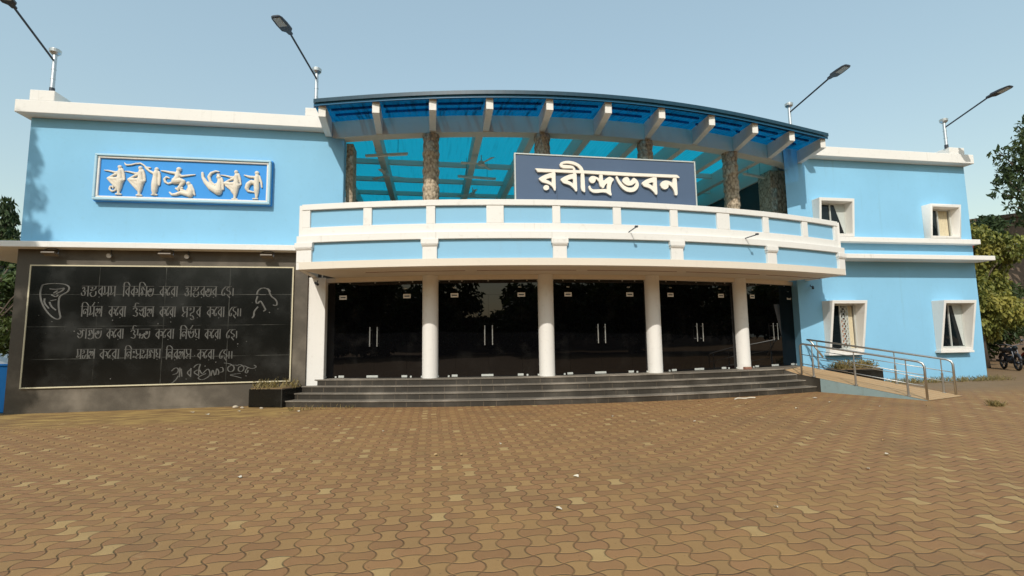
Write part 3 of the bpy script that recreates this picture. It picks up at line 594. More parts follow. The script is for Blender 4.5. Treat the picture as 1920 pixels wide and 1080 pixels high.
# ---------------------------------------------------------------- things fixed to the hall
DATA = {'L':{'headline':[[[2.448,5.67],[2.947,5.667],[3.478,5.669],[4.299,5.672],[5.014,5.66],[5.618,5.661],[6.136,5.662],[6.182,5.628],[6.212,5.596],[6.163,5.584],[6.132,5.587],[5.583,5.586],[4.949,5.582],[4.296,5.585],[3.873,5.597],[3.377,5.598],[2.945,5.597],[2.514,5.585],[2.481,5.625]]],'r':[[[2.863,5.605],[2.953,5.609],[2.95,5.414],[2.954,5.171],[2.934,5.126],[2.91,5.145],[2.878,5.216],[2.821,5.272],[2.725,5.312],[2.614,5.332],[2.529,5.411],[2.544,5.436],[2.652,5.503],[2.789,5.558],[2.862,5.581]],[[2.693,5.408],[2.862,5.468],[2.859,5.318],[2.794,5.368]]],'bi':[[[3.406,5.599],[3.486,5.602],[3.487,5.376],[3.492,5.161],[3.472,5.129],[3.447,5.14],[3.405,5.207],[3.319,5.282],[3.221,5.317],[3.148,5.329],[3.063,5.423],[3.177,5.496],[3.297,5.55],[3.406,5.577]],[[3.234,5.405],[3.4,5.463],[3.393,5.319],[3.331,5.37]]],'stem':[[[3.599,5.666],[3.676,5.655],[3.689,5.443],[3.695,5.149],[3.684,5.114],[3.587,5.179],[3.592,5.439]]],'loop':[[[3.676,5.655],[3.644,5.747],[3.571,5.823],[3.444,5.882],[3.306,5.9],[3.188,5.889],[3.098,5.851],[3.06,5.8],[3.076,5.746],[3.134,5.71],[3.232,5.707],[3.38,5.714],[3.399,5.702],[3.408,5.653],[3.462,5.655],[3.459,5.709],[3.421,5.762],[3.362,5.784],[3.254,5.791],[3.146,5.792],[3.134,5.805],[3.151,5.819],[3.265,5.834],[3.383,5.819],[3.491,5.78],[3.549,5.733],[3.591,5.661]]],'ndr':[[[4.074,5.608],[4.16,5.606],[4.158,5.418],[4.273,5.511],[4.345,5.547],[4.459,5.48],[4.39,5.4],[4.357,5.29],[4.356,5.171],[4.378,5.078],[4.352,5.062],[4.278,5.104],[4.229,5.134],[4.138,5.138],[3.997,5.116],[3.888,5.122],[3.81,5.173],[3.777,5.245],[3.794,5.29],[3.828,5.291],[3.842,5.238],[3.89,5.2],[4.01,5.205],[4.141,5.219],[4.222,5.222],[4.257,5.209],[4.259,5.288],[4.273,5.378],[4.215,5.326],[4.172,5.245],[4.152,5.245],[4.083,5.291],[4.065,5.34],[4.057,5.399],[4.019,5.447],[3.979,5.47],[3.967,5.415],[3.926,5.364],[3.866,5.362],[3.817,5.389],[3.797,5.448],[3.821,5.508],[3.871,5.538],[3.932,5.542],[4.011,5.516],[4.07,5.479]]],'bh':[[[4.491,5.533],[4.513,5.564],[4.543,5.56],[4.595,5.458],[4.693,5.342],[4.793,5.286],[4.895,5.28],[4.968,5.313],[5.012,5.374],[5.019,5.425],[4.939,5.356],[4.836,5.333],[4.744,5.359],[4.675,5.421],[4.669,5.471],[4.7,5.522],[4.752,5.549],[4.814,5.551],[4.853,5.508],[4.861,5.453],[4.903,5.47],[4.963,5.543],[5.028,5.515],[5.087,5.447],[5.104,5.358],[5.069,5.266],[4.994,5.194],[4.88,5.165],[4.758,5.185],[4.639,5.27],[4.542,5.406]]],'b':[[[5.5,5.6],[5.588,5.599],[5.583,5.386],[5.588,5.155],[5.566,5.126],[5.535,5.133],[5.491,5.202],[5.401,5.279],[5.309,5.315],[5.237,5.325],[5.169,5.415],[5.276,5.495],[5.382,5.54],[5.498,5.577]],[[5.345,5.407],[5.491,5.458],[5.482,5.332],[5.416,5.38]]],'n':[[[6.016,5.504],[6.036,5.597],[6.127,5.595],[6.133,5.407],[6.135,5.164],[6.112,5.128],[6.06,5.136],[6.053,5.202],[6.02,5.292],[5.971,5.361],[5.894,5.408],[5.902,5.358],[5.873,5.306],[5.819,5.276],[5.756,5.282],[5.701,5.32],[5.674,5.38],[5.696,5.441],[5.746,5.484],[5.82,5.507],[5.904,5.5],[5.966,5.472],[6.018,5.444]]],'dot':[[[2.79,5.206],[2.784,5.182],[2.768,5.16],[2.744,5.146],[2.716,5.14],[2.689,5.144],[2.665,5.157],[2.65,5.177],[2.645,5.201],[2.651,5.226],[2.667,5.247],[2.691,5.262],[2.719,5.268],[2.747,5.264],[2.77,5.251],[2.785,5.231]]]},'F':[[[[-7.761,6.013,0.05]],[[-7.761,6.013,0.034],[-7.749,5.915,0.034]],[[-7.749,5.915,0.05],[-7.749,5.829,0.045],[-7.749,5.731,0.062],[-7.744,5.609,0.07],[-7.744,5.487,0.052],[-7.753,5.377,0.031],[-7.755,5.319,0.029]],[[-7.813,5.317,0.019],[-7.696,5.313,0.019]],[[-7.758,5.706,0.056],[-7.868,5.696,0.047],[-8.006,5.709,0.031]],[[-7.774,5.877,0.031],[-7.88,5.879,0.024],[-8.009,5.91,0.02],[-8.104,5.918,0.012]],[[-7.788,5.852,0.031],[-7.896,5.798,0.027],[-7.997,5.733,0.02]],[[-7.704,5.954,0.028],[-7.665,5.833,0.027],[-7.64,5.693,0.02]],[[-7.718,5.659,0.07]],[[-7.919,5.669,0.029],[-7.843,5.636,0.045],[-7.787,5.583,0.045]],[[-7.863,5.605,0.034],[-7.804,5.509,0.045],[-7.768,5.438,0.029]],[[-8.001,5.703,0.029],[-7.915,5.603,0.031],[-7.825,5.509,0.031]],[[-7.814,5.497,0.021],[-7.829,5.411,0.021],[-7.902,5.384,0.022],[-7.961,5.437,0.022],[-7.951,5.504,0.02],[-7.899,5.512,0.018],[-7.883,5.464,0.015]]],[[[-7.295,6.006,0.05]],[[-7.295,6.006,0.034],[-7.284,5.908,0.034]],[[-7.284,5.908,0.05],[-7.284,5.822,0.045],[-7.284,5.723,0.062],[-7.28,5.6,0.07],[-7.28,5.478,0.052],[-7.29,5.367,0.031],[-7.292,5.308,0.029]],[[-7.35,5.306,0.019],[-7.233,5.302,0.019]],[[-7.293,5.698,0.056],[-7.405,5.687,0.047],[-7.545,5.7,0.031]],[[-7.308,5.87,0.031],[-7.416,5.871,0.024],[-7.546,5.903,0.02],[-7.643,5.911,0.012]],[[-7.323,5.845,0.031],[-7.432,5.791,0.027],[-7.535,5.725,0.02]],[[-7.237,5.947,0.028],[-7.198,5.825,0.027],[-7.174,5.684,0.02]],[[-7.253,5.651,0.07]],[[-7.457,5.661,0.029],[-7.38,5.627,0.045],[-7.323,5.574,0.045]],[[-7.4,5.596,0.034],[-7.34,5.5,0.045],[-7.304,5.428,0.029]],[[-7.544,5.697,0.029],[-7.435,5.56,0.028],[-7.321,5.442,0.034]]],[[[-6.921,5.994,0.05]],[[-6.921,5.994,0.031],[-6.937,5.888,0.058],[-6.942,5.789,0.054],[-6.945,5.69,0.065],[-6.944,5.591,0.074],[-6.95,5.443,0.063],[-6.95,5.345,0.036]],[[-7.008,5.331,0.018],[-6.884,5.329,0.018]],[[-6.985,5.88,0.031],[-7.091,5.943,0.027],[-7.16,6.002,0.024],[-7.207,6.074,0.02],[-7.297,6.132,0.019],[-7.404,6.121,0.019],[-7.509,6.086,0.019],[-7.626,6.074,0.021],[-7.667,6.13,0.01]],[[-7.183,6.038,0.018],[-7.074,6.025,0.019]],[[-6.867,5.916,0.027],[-6.846,5.818,0.027],[-6.844,5.694,0.027],[-6.844,5.583,0.02]]],[[[-6.407,6.01,0.061]],[[-6.417,5.985,0.038],[-6.435,5.909,0.052],[-6.431,5.835,0.061],[-6.45,5.772,0.063],[-6.49,5.708,0.072]],[[-6.49,5.695,0.072],[-6.359,5.713,0.065],[-6.292,5.697,0.049]],[[-6.301,5.666,0.047],[-6.362,5.564,0.039],[-6.403,5.513,0.03]],[[-6.458,5.511,0.022],[-6.401,5.463,0.02]],[[-6.382,5.513,0.025],[-6.305,5.526,0.02]],[[-6.49,5.907,0.034],[-6.622,5.926,0.03],[-6.722,5.947,0.022],[-6.821,5.961,0.015]],[[-6.388,5.861,0.036],[-6.335,5.836,0.028],[-6.193,5.862,0.022],[-6.028,5.888,0.015]],[[-6.564,5.655,0.028],[-6.639,5.625,0.021],[-6.712,5.668,0.027],[-6.736,5.748,0.027],[-6.692,5.804,0.022],[-6.625,5.777,0.017]]],[[[-6.171,5.65,0.052]],[[-6.158,5.613,0.031],[-6.133,5.552,0.047],[-6.106,5.453,0.061],[-6.123,5.353,0.065]],[[-6.123,5.353,0.058],[-6.268,5.385,0.047],[-6.335,5.405,0.043],[-6.453,5.354,0.036],[-6.54,5.345,0.027],[-6.598,5.405,0.018]],[[-6.15,5.551,0.028],[-6.205,5.437,0.025],[-6.339,5.482,0.025]],[[-6.103,5.615,0.022],[-6.047,5.48,0.027],[-6.013,5.357,0.02]]],[[[-5.465,5.841,0.058]],[[-5.459,5.816,0.034],[-5.438,5.742,0.05],[-5.445,5.628,0.067],[-5.46,5.477,0.09]],[[-5.46,5.464,0.087],[-5.633,5.558,0.07],[-5.762,5.691,0.049],[-5.835,5.814,0.035],[-5.855,5.938,0.031]],[[-5.469,5.665,0.034],[-5.569,5.636,0.029],[-5.657,5.72,0.031],[-5.699,5.844,0.037],[-5.65,5.947,0.033],[-5.54,6.002,0.024],[-5.466,5.99,0.018]],[[-5.502,5.916,0.02],[-5.452,5.924,0.016]],[[-5.391,5.819,0.022],[-5.362,5.681,0.03],[-5.35,5.531,0.031]]],[[[-5.052,6.001,0.05]],[[-5.052,6.001,0.034],[-5.042,5.899,0.034]],[[-5.042,5.899,0.05],[-5.044,5.81,0.045],[-5.046,5.709,0.062],[-5.044,5.583,0.07],[-5.047,5.456,0.052],[-5.059,5.342,0.031],[-5.062,5.282,0.029]],[[-5.125,5.28,0.019],[-5.0,5.275,0.019]],[[-5.056,5.683,0.056],[-5.175,5.672,0.047],[-5.323,5.686,0.031]],[[-5.069,5.86,0.031],[-5.183,5.862,0.024],[-5.321,5.894,0.02],[-5.423,5.902,0.012]],[[-5.085,5.834,0.031],[-5.202,5.779,0.027],[-5.313,5.711,0.02]],[[-4.992,5.939,0.028],[-4.953,5.814,0.027],[-4.93,5.669,0.02]],[[-5.014,5.634,0.07]],[[-5.231,5.645,0.029],[-5.15,5.61,0.045],[-5.091,5.556,0.045]],[[-5.171,5.578,0.034],[-5.11,5.479,0.045],[-5.073,5.405,0.029]],[[-5.281,5.634,0.029],[-5.169,5.538,0.028],[-5.063,5.428,0.034]]],[[[-4.546,5.994,0.056]],[[-4.545,5.969,0.034],[-4.542,5.892,0.054],[-4.549,5.764,0.058],[-4.545,5.662,0.063],[-4.54,5.535,0.061],[-4.536,5.409,0.038],[-4.539,5.345,0.029]],[[-4.624,5.304,0.017],[-4.509,5.306,0.017]],[[-4.57,5.878,0.034],[-4.726,5.884,0.031],[-4.854,5.924,0.016]],[[-4.57,5.712,0.052],[-4.675,5.753,0.05],[-4.753,5.68,0.054],[-4.781,5.577,0.049],[-4.746,5.502,0.03],[-4.607,5.48,0.018]],[[-4.485,5.907,0.025],[-4.432,5.743,0.027],[-4.416,5.616,0.02]]]],'sig':[[[-6.288,0.907],[-6.213,0.992],[-6.131,0.961],[-6.152,0.846],[-6.257,0.82]],[[-6.106,0.989],[-6.108,0.758]],[[-6.078,0.96],[-6.055,0.771]],[[-6.136,0.788],[-6.171,0.703],[-6.272,0.605],[-6.35,0.593]],[[-5.858,0.948],[-5.953,0.855],[-5.861,0.775]],[[-5.859,0.969],[-5.859,0.752]],[[-5.964,0.711],[-5.942,0.702]],[[-5.701,0.921],[-5.806,0.866],[-5.695,0.791]],[[-5.681,0.776],[-5.677,0.979],[-5.641,1.065],[-5.735,1.053],[-5.798,0.982]],[[-5.661,0.92],[-5.601,0.803],[-5.512,0.917],[-5.459,0.944],[-5.413,0.827],[-5.45,0.74],[-5.582,0.672],[-5.691,0.704],[-5.667,0.761],[-5.508,0.829]],[[-5.397,0.768],[-5.364,0.942],[-5.316,0.78]],[[-5.29,0.794],[-5.276,0.969],[-5.211,0.851],[-5.235,0.793]],[[-5.202,0.967],[-5.134,0.966],[-5.116,0.863],[-5.184,0.85]],[[-5.111,1.077],[-4.973,1.056],[-4.86,0.974],[-4.896,0.857],[-5.006,0.86],[-5.03,0.963],[-4.944,1.02],[-4.82,1.017]],[[-4.82,1.002],[-4.725,1.038],[-4.633,0.954],[-4.676,0.852],[-4.773,0.863],[-4.782,0.957],[-4.668,1.013],[-4.527,0.936],[-4.415,0.919],[-4.347,0.97],[-4.418,1.007]],[[-4.555,0.952],[-4.628,0.841],[-4.563,0.804],[-4.547,0.892]],[[-4.962,0.78],[-4.853,0.797],[-4.716,0.814]],[[-4.961,0.771],[-4.823,0.738],[-4.697,0.696]],[[-4.603,0.753],[-4.58,0.74]]],'dl':[[[-9.195,3.024],[-9.047,3.053],[-8.846,3.054],[-8.693,3.025],[-8.625,2.953],[-8.656,2.852],[-8.777,2.78],[-8.835,2.723],[-8.834,2.523],[-8.794,2.323],[-8.763,2.237],[-8.822,2.18],[-8.938,2.238],[-9.073,2.381],[-9.187,2.581],[-9.239,2.78],[-9.227,2.952],[-9.195,3.024]],[[-9.05,2.924],[-8.937,2.91],[-8.812,2.924],[-8.726,2.953],[-8.783,2.867],[-8.904,2.809]],[[-8.955,2.823],[-8.872,2.881]],[[-9.002,2.78],[-8.898,2.723],[-8.852,2.78]],[[-9.004,2.637],[-8.881,2.666]],[[-9.027,2.609],[-8.981,2.495],[-8.875,2.409]],[[-9.133,2.695],[-9.137,2.581],[-9.028,2.452]]],'dr':[[[-4.414,2.78],[-4.39,2.902],[-4.264,2.97],[-4.134,2.918],[-4.086,2.75],[-3.954,2.658],[-3.913,2.55],[-3.948,2.499],[-4.021,2.52]],[[-4.377,2.796],[-4.286,2.78],[-4.201,2.786]],[[-4.393,2.75],[-4.435,2.598],[-4.385,2.543],[-4.337,2.628],[-4.294,2.597],[-4.217,2.445],[-4.187,2.399],[-4.243,2.36]],[[-4.374,2.476],[-4.468,2.355],[-4.459,2.249],[-4.504,2.189]],[[-4.249,2.949],[-4.149,2.94],[-4.095,2.857]]],'W':[['a nt r m m',-8.37,-7.617,2.745,2.993],['i b k i sh t',-7.488,-6.787,2.741,2.991],['k e r aa',-6.667,-6.244,2.737,2.99],['a nt r t r',-6.086,-5.346,2.734,2.989],['e h dn',-5.246,-4.933,2.73,2.988],['i n rm l',-8.359,-7.876,2.253,2.499],['k e r aa',-7.76,-7.375,2.246,2.494],['u jj l',-7.234,-6.748,2.24,2.489],['k e r aa',-6.64,-6.267,2.233,2.484],['s nd r',-6.133,-5.694,2.227,2.48],['k e r aa',-5.571,-5.149,2.22,2.475],['e h dn dn',-5.049,-4.748,2.214,2.471],['j aa gr t',-8.391,-7.864,1.728,1.959],['k e r aa',-7.772,-7.389,1.716,1.949],['u dy t',-7.248,-6.812,1.706,1.94],['k e r aa',-6.705,-6.274,1.696,1.932],['i n rbh y',-6.166,-5.692,1.685,1.923],['k e r aa',-5.594,-5.212,1.674,1.914],['e h dn',-5.088,-4.813,1.665,1.906],['m ng l',-8.369,-7.971,1.245,1.473],['k e r aa',-7.89,-7.452,1.232,1.462],['i n vs s ng sh y',-7.359,-6.547,1.219,1.45],['i n r l s',-6.452,-5.862,1.195,1.43],['k e r aa',-5.741,-5.338,1.177,1.414],['e h dn dn',-5.227,-4.905,1.163,1.402]]}
def poly_extrude(loops, y0, y1):
    bm = bmesh.new(); es = []
    for l in loops:
        vs = [bm.verts.new((x, y0, z)) for x, z in l]
        for i in range(len(vs)): es.append(bm.edges.new((vs[i], vs[(i+1)%len(vs)])))
    bmesh.ops.triangle_fill(bm, use_beauty=True, use_dissolve=False, edges=es)
    r = bmesh.ops.extrude_face_region(bm, geom=bm.faces[:])
    for e in r['geom']:
        if isinstance(e, bmesh.types.BMVert): e.co.y = y1
    bmesh.ops.recalc_face_normals(bm, faces=bm.faces[:])
    bm.verts.index_update()
    m = MB(); m.add([tuple(v.co) for v in bm.verts], [tuple(v.index for v in f.verts) for f in bm.faces]); bm.free(); return m
def smooth_loop(l, it=1):
    for _ in range(it):
        q = []
        for i in range(len(l)):
            a, b = l[i], l[(i+1)%len(l)]
            q += [(a[0]*.8+b[0]*.2, a[1]*.8+b[1]*.2), (a[0]*.2+b[0]*.8, a[1]*.2+b[1]*.8)]
        l = q
    return l
sg = thing('name_sign', 'slate blue sign board with cream raised lettering above the curved balcony rail', 'sign', (4.34, 11.13, 4.80))
x0, x1 = 1.98, 6.66
m = MB().add([(x0,11.12,4.78),(x1,11.12,4.78),(x1,11.12,6.03),(x0,11.12,6.03),(x0,11.20,4.78),(x1,11.20,4.78),(x1,11.20,6.03),(x0,11.20,6.03)], [(0,1,2,3),(5,4,7,6),(0,4,5,1),(1,5,6,2),(2,6,7,3),(3,7,4,0)])
obj('board', m, M['navy'], sg)
m = MB().box(x0-.03, x0, 11.10, 11.205, 4.78, 6.06); m.box(x1, x1+.03, 11.10, 11.205, 4.78, 6.06); m.box(x0, x1, 11.10, 11.205, 6.031, 6.06); obj('sign_frame', m, M['alu'], sg)
m = MB()
for xx in (3.0, 5.6): m.box(xx-.003, xx+.003, 11.118, 11.1199, 4.8, 5.2)
obj('panel_joint', m, M['dark'], sg)
for xx in (2.5, 4.3, 6.2): obj('stay', MB().tube([(xx,11.21,5.7),(xx,12.2,4.0)], .025, 6), M['dark'], sg)
for i, (k, loops) in enumerate(DATA['L'].items()):
    ls = [smooth_loop(l, 1) if k != 'headline' else l for l in loops]
    o = obj('headline_bar' if k == 'headline' else 'letter_dot' if k == 'dot' else 'letter', poly_extrude(ls, 11.045+.0012*i, 11.105), M['letter'], sg)
# relief panel
rl = thing('relief_panel', 'bright blue framed wall panel of cream dancing figures on the left wing', 'relief panel', (-6.3, 13.25, 5.17))
obj('panel_back', MB().box(-8.22, -4.30, 13.20, 13.214, 5.27, 6.23), M['panelblue'], rl)
obj('panel_box', MB().box(-8.33, -4.18, 13.215, 13.295, 5.135, 6.355), M['panelblue'], rl, .01)
m = MB(); fx0, fx1, fz0, fz1 = -8.31, -4.20, 5.155, 6.335
for (q, yq, mt, nm) in ((.055, 13.12, 'panelblue', 'outer_frame'), (.05, 13.155, 'white', 'inner_frame')):
    m = MB(); m.box(fx0, fx1, yq, 13.297, fz0, fz0+q); m.box(fx0, fx1, yq, 13.297, fz1-q, fz1); m.box(fx0, fx0+q, yq, 13.297, fz0+q, fz1-q); m.box(fx1-q, fx1, yq, 13.297, fz0+q, fz1-q)
    obj(nm, m, M['lbframe'] if nm == 'outer_frame' else M['white'], rl, .01); fx0 += q; fx1 -= q; fz0 += q; fz1 -= q
for st in DATA['F']:
    m = MB()
    for s in st:
        if len(s) == 1: m.ball((s[0][0], 13.17, s[0][1]), s[0][2]*1.02, n=14, m=9); continue
        pts = []; rr = []
        for i in range(len(s)-1):
            for q in range(4):
                f = q/4; pts.append((s[i][0]*(1-f)+s[i+1][0]*f, 13.17, s[i][1]*(1-f)+s[i+1][1]*f)); rr.append(s[i][2]*(1-f)+s[i+1][2]*f)
        pts.append((s[-1][0], 13.17, s[-1][1])); rr.append(s[-1][2])
        rr = [q*1.12 for q in rr]; m.tube(pts, rr, 10)
        for e in (0, -1): m.ball(pts[e], rr[e], n=10, m=6)
    m.v = [(x, 13.195+(y-13.17)*.95-.015, z) for x, y, z in m.v]
    o = obj('dancer_figure', m, M['figure'], rl)
    rm = o.modifiers.new('fuse', 'REMESH'); rm.mode = 'VOXEL'; rm.voxel_size = .0085; rm.use_smooth_shade = True
    sm_ = o.modifiers.new('soften', 'SMOOTH'); sm_.iterations = 3
# inscription panel
ins = thing('inscription_panel', 'polished black granite panel engraved with four lines of verse and a signature', 'inscription panel', (-6.5, 13.2, .58))
obj('granite_slab', MB().box(-9.46, -3.57, 13.125, 13.158, .61, 3.475), M['gran_black'], ins)
m = MB(); fx0, fx1, fz0, fz1 = -9.49, -3.54, .578, 3.506; q = .029
m.box(fx0, fx1, 13.112, 13.158, fz0, fz0+q); m.box(fx0, fx1, 13.112, 13.158, fz1-q, fz1); m.box(fx0, fx0+q, 13.112, 13.158, fz0+q, fz1-q); m.box(fx1-q, fx1, 13.112, 13.158, fz0+q, fz1-q)
obj('border_strip', m, M['gold'], ins)
YI = 13.121
def stroke(m, pts, w=.011):
    # flat ribbon, slightly proud of the slab
    P_ = [Vector((x, z)) for x, z in pts]; vs = []
    for i, p in enumerate(P_):
        d = P_[min(i+1, len(P_)-1)]-P_[max(i-1, 0)]
        d = d.normalized() if d.length > 1e-6 else Vector((1,0)); n_ = Vector((-d.y, d.x))*w*(.55+.85*abs(d.y))
        vs += [(p.x+n_.x, YI+.004, p.y+n_.y), (p.x, YI-.003, p.y), (p.x-n_.x, YI+.004, p.y-n_.y)]
    fs = []
    for i in range(len(P_)-1):
        o = 3*i; fs += [(o,o+3,o+4,o+1),(o+1,o+4,o+5,o+2)]
    m.add(vs, fs)
def curve(pts):
    for _ in range(2):
        q = [pts[0]]
        for a, b in zip(pts, pts[1:]): q += [(a[0]*.75+b[0]*.25, a[1]*.75+b[1]*.25), (a[0]*.25+b[0]*.75, a[1]*.25+b[1]*.75)]
        pts = q+[pts[-1]]
    return pts
G = {
'k': (1.0, [[(.5,1),(.5,0)],[(.5,.78),(.02,.42),(.5,.1)],[(.5,.7),(.85,.8),(.98,.5),(.85,.3),(.72,.4)]]),
'r': (.72, [[(.55,1),(.55,0)],[(.55,.85),(.02,.45),(.55,.1)],[(.2,-.06),(.28,-.1)]]),
'b': (.72, [[(.55,1),(.55,0)],[(.55,.85),(.02,.45),(.55,.1)]]),
'm': (.78, [[(.6,1),(.6,0)],[(.1,1),(.2,.35),(.02,.25),(.1,.1),(.6,.42)]]),
't': (.85, [[(.32,.55),(.25,.75),(.45,.78),(.5,.5),(.25,.4),(.02,.65),(.05,.2),(.4,-.05),(.75,.2),(.75,.8)]]),
'n': (.78, [[(.6,1),(.6,0)],[(.6,.55),(.35,.8),(.02,.6),(.1,.25),(.35,.3),(.3,.5)]]),
'a': (.98, [[(.1,.75),(.3,.95),(.42,.6),(.15,.5),(.5,.42),(.4,.05),(.05,.1),(.02,.35)],[(.42,.5),(.8,.55)],[(.8,1),(.8,0)]]),
'aa': (.3, [[(.15,1),(.15,0)]]),
'i': (.34, [[(.2,1),(.2,0)],[(.2,1),(.2,1.38),(.7,1.42),(1.0,1.05)]]),
'e': (.45, [[(.42,1),(.02,.6),(.05,.1),(.35,.15),(.3,.4)]]),
'l': (.98, [[(.8,1),(.8,0)],[(.1,.6),(.2,.85),(.38,.6),(.25,.35),(.02,.4),(.1,.05),(.4,.05)],[(.38,.6),(.55,.85),(.65,.5),(.5,.3)],[(.65,.6),(.8,.6)]]),
'sh': (.95, [[(.8,1),(.8,0)],[(.08,.25),(.2,.5),(.38,.3),(.2,.1)],[(.3,.45),(.1,.75),(.35,.95),(.5,.6),(.8,.65)]]),
's': (.85, [[(.7,1),(.7,0)],[(.1,1),(.15,.55),(.45,.45)],[(.02,.15),(.4,.45),(.7,.55)],[(.02,.15),(.3,.05)]]),
'h': (.62, [[(.4,1),(.1,.85),(.1,.62),(.5,.5),(.5,.2),(.1,.25),(.45,-.1)]]),
'u': (.85, [[(.05,.75),(.3,.95),(.65,.75),(.35,.5),(.7,.4),(.6,.0),(.1,.15)],[(.3,1),(.35,1.4),(.8,1.3)]]),
'j': (.9, [[(.02,.6),(.3,.35),(.5,.7),(.25,.85)],[(.05,.3),(.35,-.02),(.68,.3),(.55,.95),(.85,.8)]]),
'y': (.75, [[(.6,1),(.6,0)],[(.1,1),(.08,.6),(.35,.5),(.02,.22),(.6,.12)],[(.22,-.06),(.3,-.1)]]),
'nt': (.95, [[(.1,.85),(.35,.9),(.3,.65),(.08,.65),(.3,.5),(.7,.75),(.75,1)],[(.3,.4),(.02,.3),(.3,-.1),(.8,.1),(.75,.5)]]),
'rm': (.78, [[(.6,1),(.6,0)],[(.1,1),(.2,.35),(.02,.25),(.1,.1),(.6,.42)],[(.35,1.05),(.65,1.42)]]),
'jj': (1.05, [[(.02,.7),(.3,.5),(.45,.8)],[(.05,.4),(.35,.05),(.6,.35),(.5,.95),(.85,.8)],[(.5,.2),(.75,-.1),(.95,.2)],[(.85,1),(.85,0)]]),
'nd': (1.0, [[(.1,.85),(.35,.9),(.3,.65),(.1,.7)],[(.75,1),(.75,.45),(.35,.4),(.25,.1),(.6,.15),(.75,-.1)],[(.3,-.15),(.55,-.3),(.85,-.15)]]),
'gr': (.9, [[(.75,1),(.75,0)],[(.15,.4),(.3,.25),(.3,.6),(.15,.8),(.5,.9),(.6,.5)],[(.1,.05),(.4,-.1),(.75,.1)]]),
'dy': (.95, [[(.1,1),(.15,.6),(.02,.4),(.3,.35),(.5,.6),(.4,.05)],[(.5,.3),(.9,.5),(.8,.0),(.6,.1)]]),
'ng': (.95, [[(.05,.8),(.3,.9),(.3,.6),(.05,.55)],[(.8,1),(.8,0)],[(.15,.4),(.05,.1),(.4,.05),(.5,.4),(.8,.45)]]),
'rbh': (.9, [[(.05,.85),(.15,.4),(.45,.02),(.8,.35),(.75,.85)],[(.3,.8),(.35,.5),(.7,.75)],[(.35,1.05),(.65,1.42)]]),
'vs': (.4, [[(.12,.72),(.2,.82),(.28,.72),(.2,.62),(.12,.72)],[(.12,.22),(.2,.32),(.28,.22),(.2,.12),(.12,.22)]]),
'dn': (.35, [[(.15,.85),(.15,.1)]]),
}
m = MB()
for wd, xa, xb, zb, zt in DATA['W']:
    gl = wd.split(); tot = sum(G[q][0] for q in gl); sc = (xb-xa)/tot; hh = (zt-zb); cx = xa; hx = None
    for q in gl:
        for pl_ in G[q][1]:
            stroke(m, curve([(cx+x*sc, zb+y*hh) for x, y in pl_]), .0095)
        if q != 'dn': hx = cx+G[q][0]*sc
        cx += G[q][0]*sc
    st_ = xa if gl[0] not in ('e',) else xa+.42*sc
    stroke(m, [(st_, zt), (hx if hx else xa, zt)], .0095)
obj('verse_lettering', m, M['engrave'], ins)
m = MB()
for s in DATA['sig']: stroke(m, curve([tuple(p) for p in s]), .0105)
obj('signature', m, M['engrave'], ins)
for key in ('dl', 'dr'):
    m = MB()
    for s in DATA[key]: stroke(m, curve([tuple(p) for p in s]), .014)
    obj('line_drawing', m, M['engrave'], ins)
m = MB(); r2 = random.Random(3)
for _ in range(26):
    x, z = r2.uniform(-9.3,-3.7), r2.uniform(.7,2.6); m.ball((x, 13.125, z), r2.uniform(.006,.016), 1, .3, 1, 6, 4)
obj('chip_mark', m, M['engrave'], ins)
# lamps on the roof
def lamp(base, ht, arm, head, label):
    t = thing('street_lamp', label, 'street lamp', base, 'street lamps on the roof parapet')
    Z = Vector((0,0,0)); m = MB().cyl(0,0,.12,ht,.048,.045,14); m.cyl(0,0,.35,.37,.053); m.cyl(0,0,.6,.62,.053)
    obj('pole', m, M['galv'], t, loc=(0,0,0)); obj('pole_foot', MB().cyl(0,0,0,.12,.056), M['dark'], t, loc=(0,0,0))
    m = MB().cyl(0,0,ht-.02,ht+.03,.07,.115,18); m.cyl(0,0,ht+.03,ht+.10,.115,.125,18); m.cyl(0,0,ht+.10,ht+.12,.10,.10,18); obj('pole_cap', m, M['galv'], t, loc=(0,0,0))
    A_ = Vector(arm)-Vector(base); Hd = Vector(head)-Vector(base); d = (Hd-A_).normalized()
    s0 = Vector((0, -.045, ht-.18)); obj('arm', MB().tube([s0, A_+d*.06], .024, 8), M['dark'] , t, loc=(0,0,0))
    sd_ = d.cross(Vector((0,0,1))).normalized(); u_ = sd_.cross(d)
    L = (Hd-A_).length; m = MB(); secs = [(0,.05,.035),(.10,.06,.045),(.16,.13,.055),(.42*L+.1,.14,.05),(L*.9,.13,.032),(L,.10,.02)]
    vs = []
    for q, hw, hh in secs:
        c = A_+d*q
        for sx, sy in ((-1,-.6),(1,-.6),(1,.3),(.6,1),(-.6,1),(-1,.3)): vs.append(c+sd_*hw*sx+u_*hh*sy)
    fs = [(5,4,3,2,1,0), tuple(range(30,36))]
    for i in range(5):
        for k in range(6): fs.append((i*6+k, i*6+(k+1)%6, (i+1)*6+(k+1)%6, (i+1)*6+k))
    m.add(vs, fs); hd = obj('lamp_head', m, M['dark'], t, loc=(0,0,0))
    c0, c1 = A_+d*(L*.50)-u_*.037, A_+d*(L*.93)-u_*.027
    m = MB(); m.add([c0-sd_*.10, c0+sd_*.10, c1+sd_*.085, c1-sd_*.085, c0-sd_*.10+u_*.015, c0+sd_*.10+u_*.015, c1+sd_*.085+u_*.01, c1-sd_*.085+u_*.01], [(0,1,2,3),(7,6,5,4),(0,4,5,1),(1,5,6,2),(2,6,7,3),(3,7,4,0)])
    obj('lens', m, M['lens'], hd, loc=(0,0,0)); return t
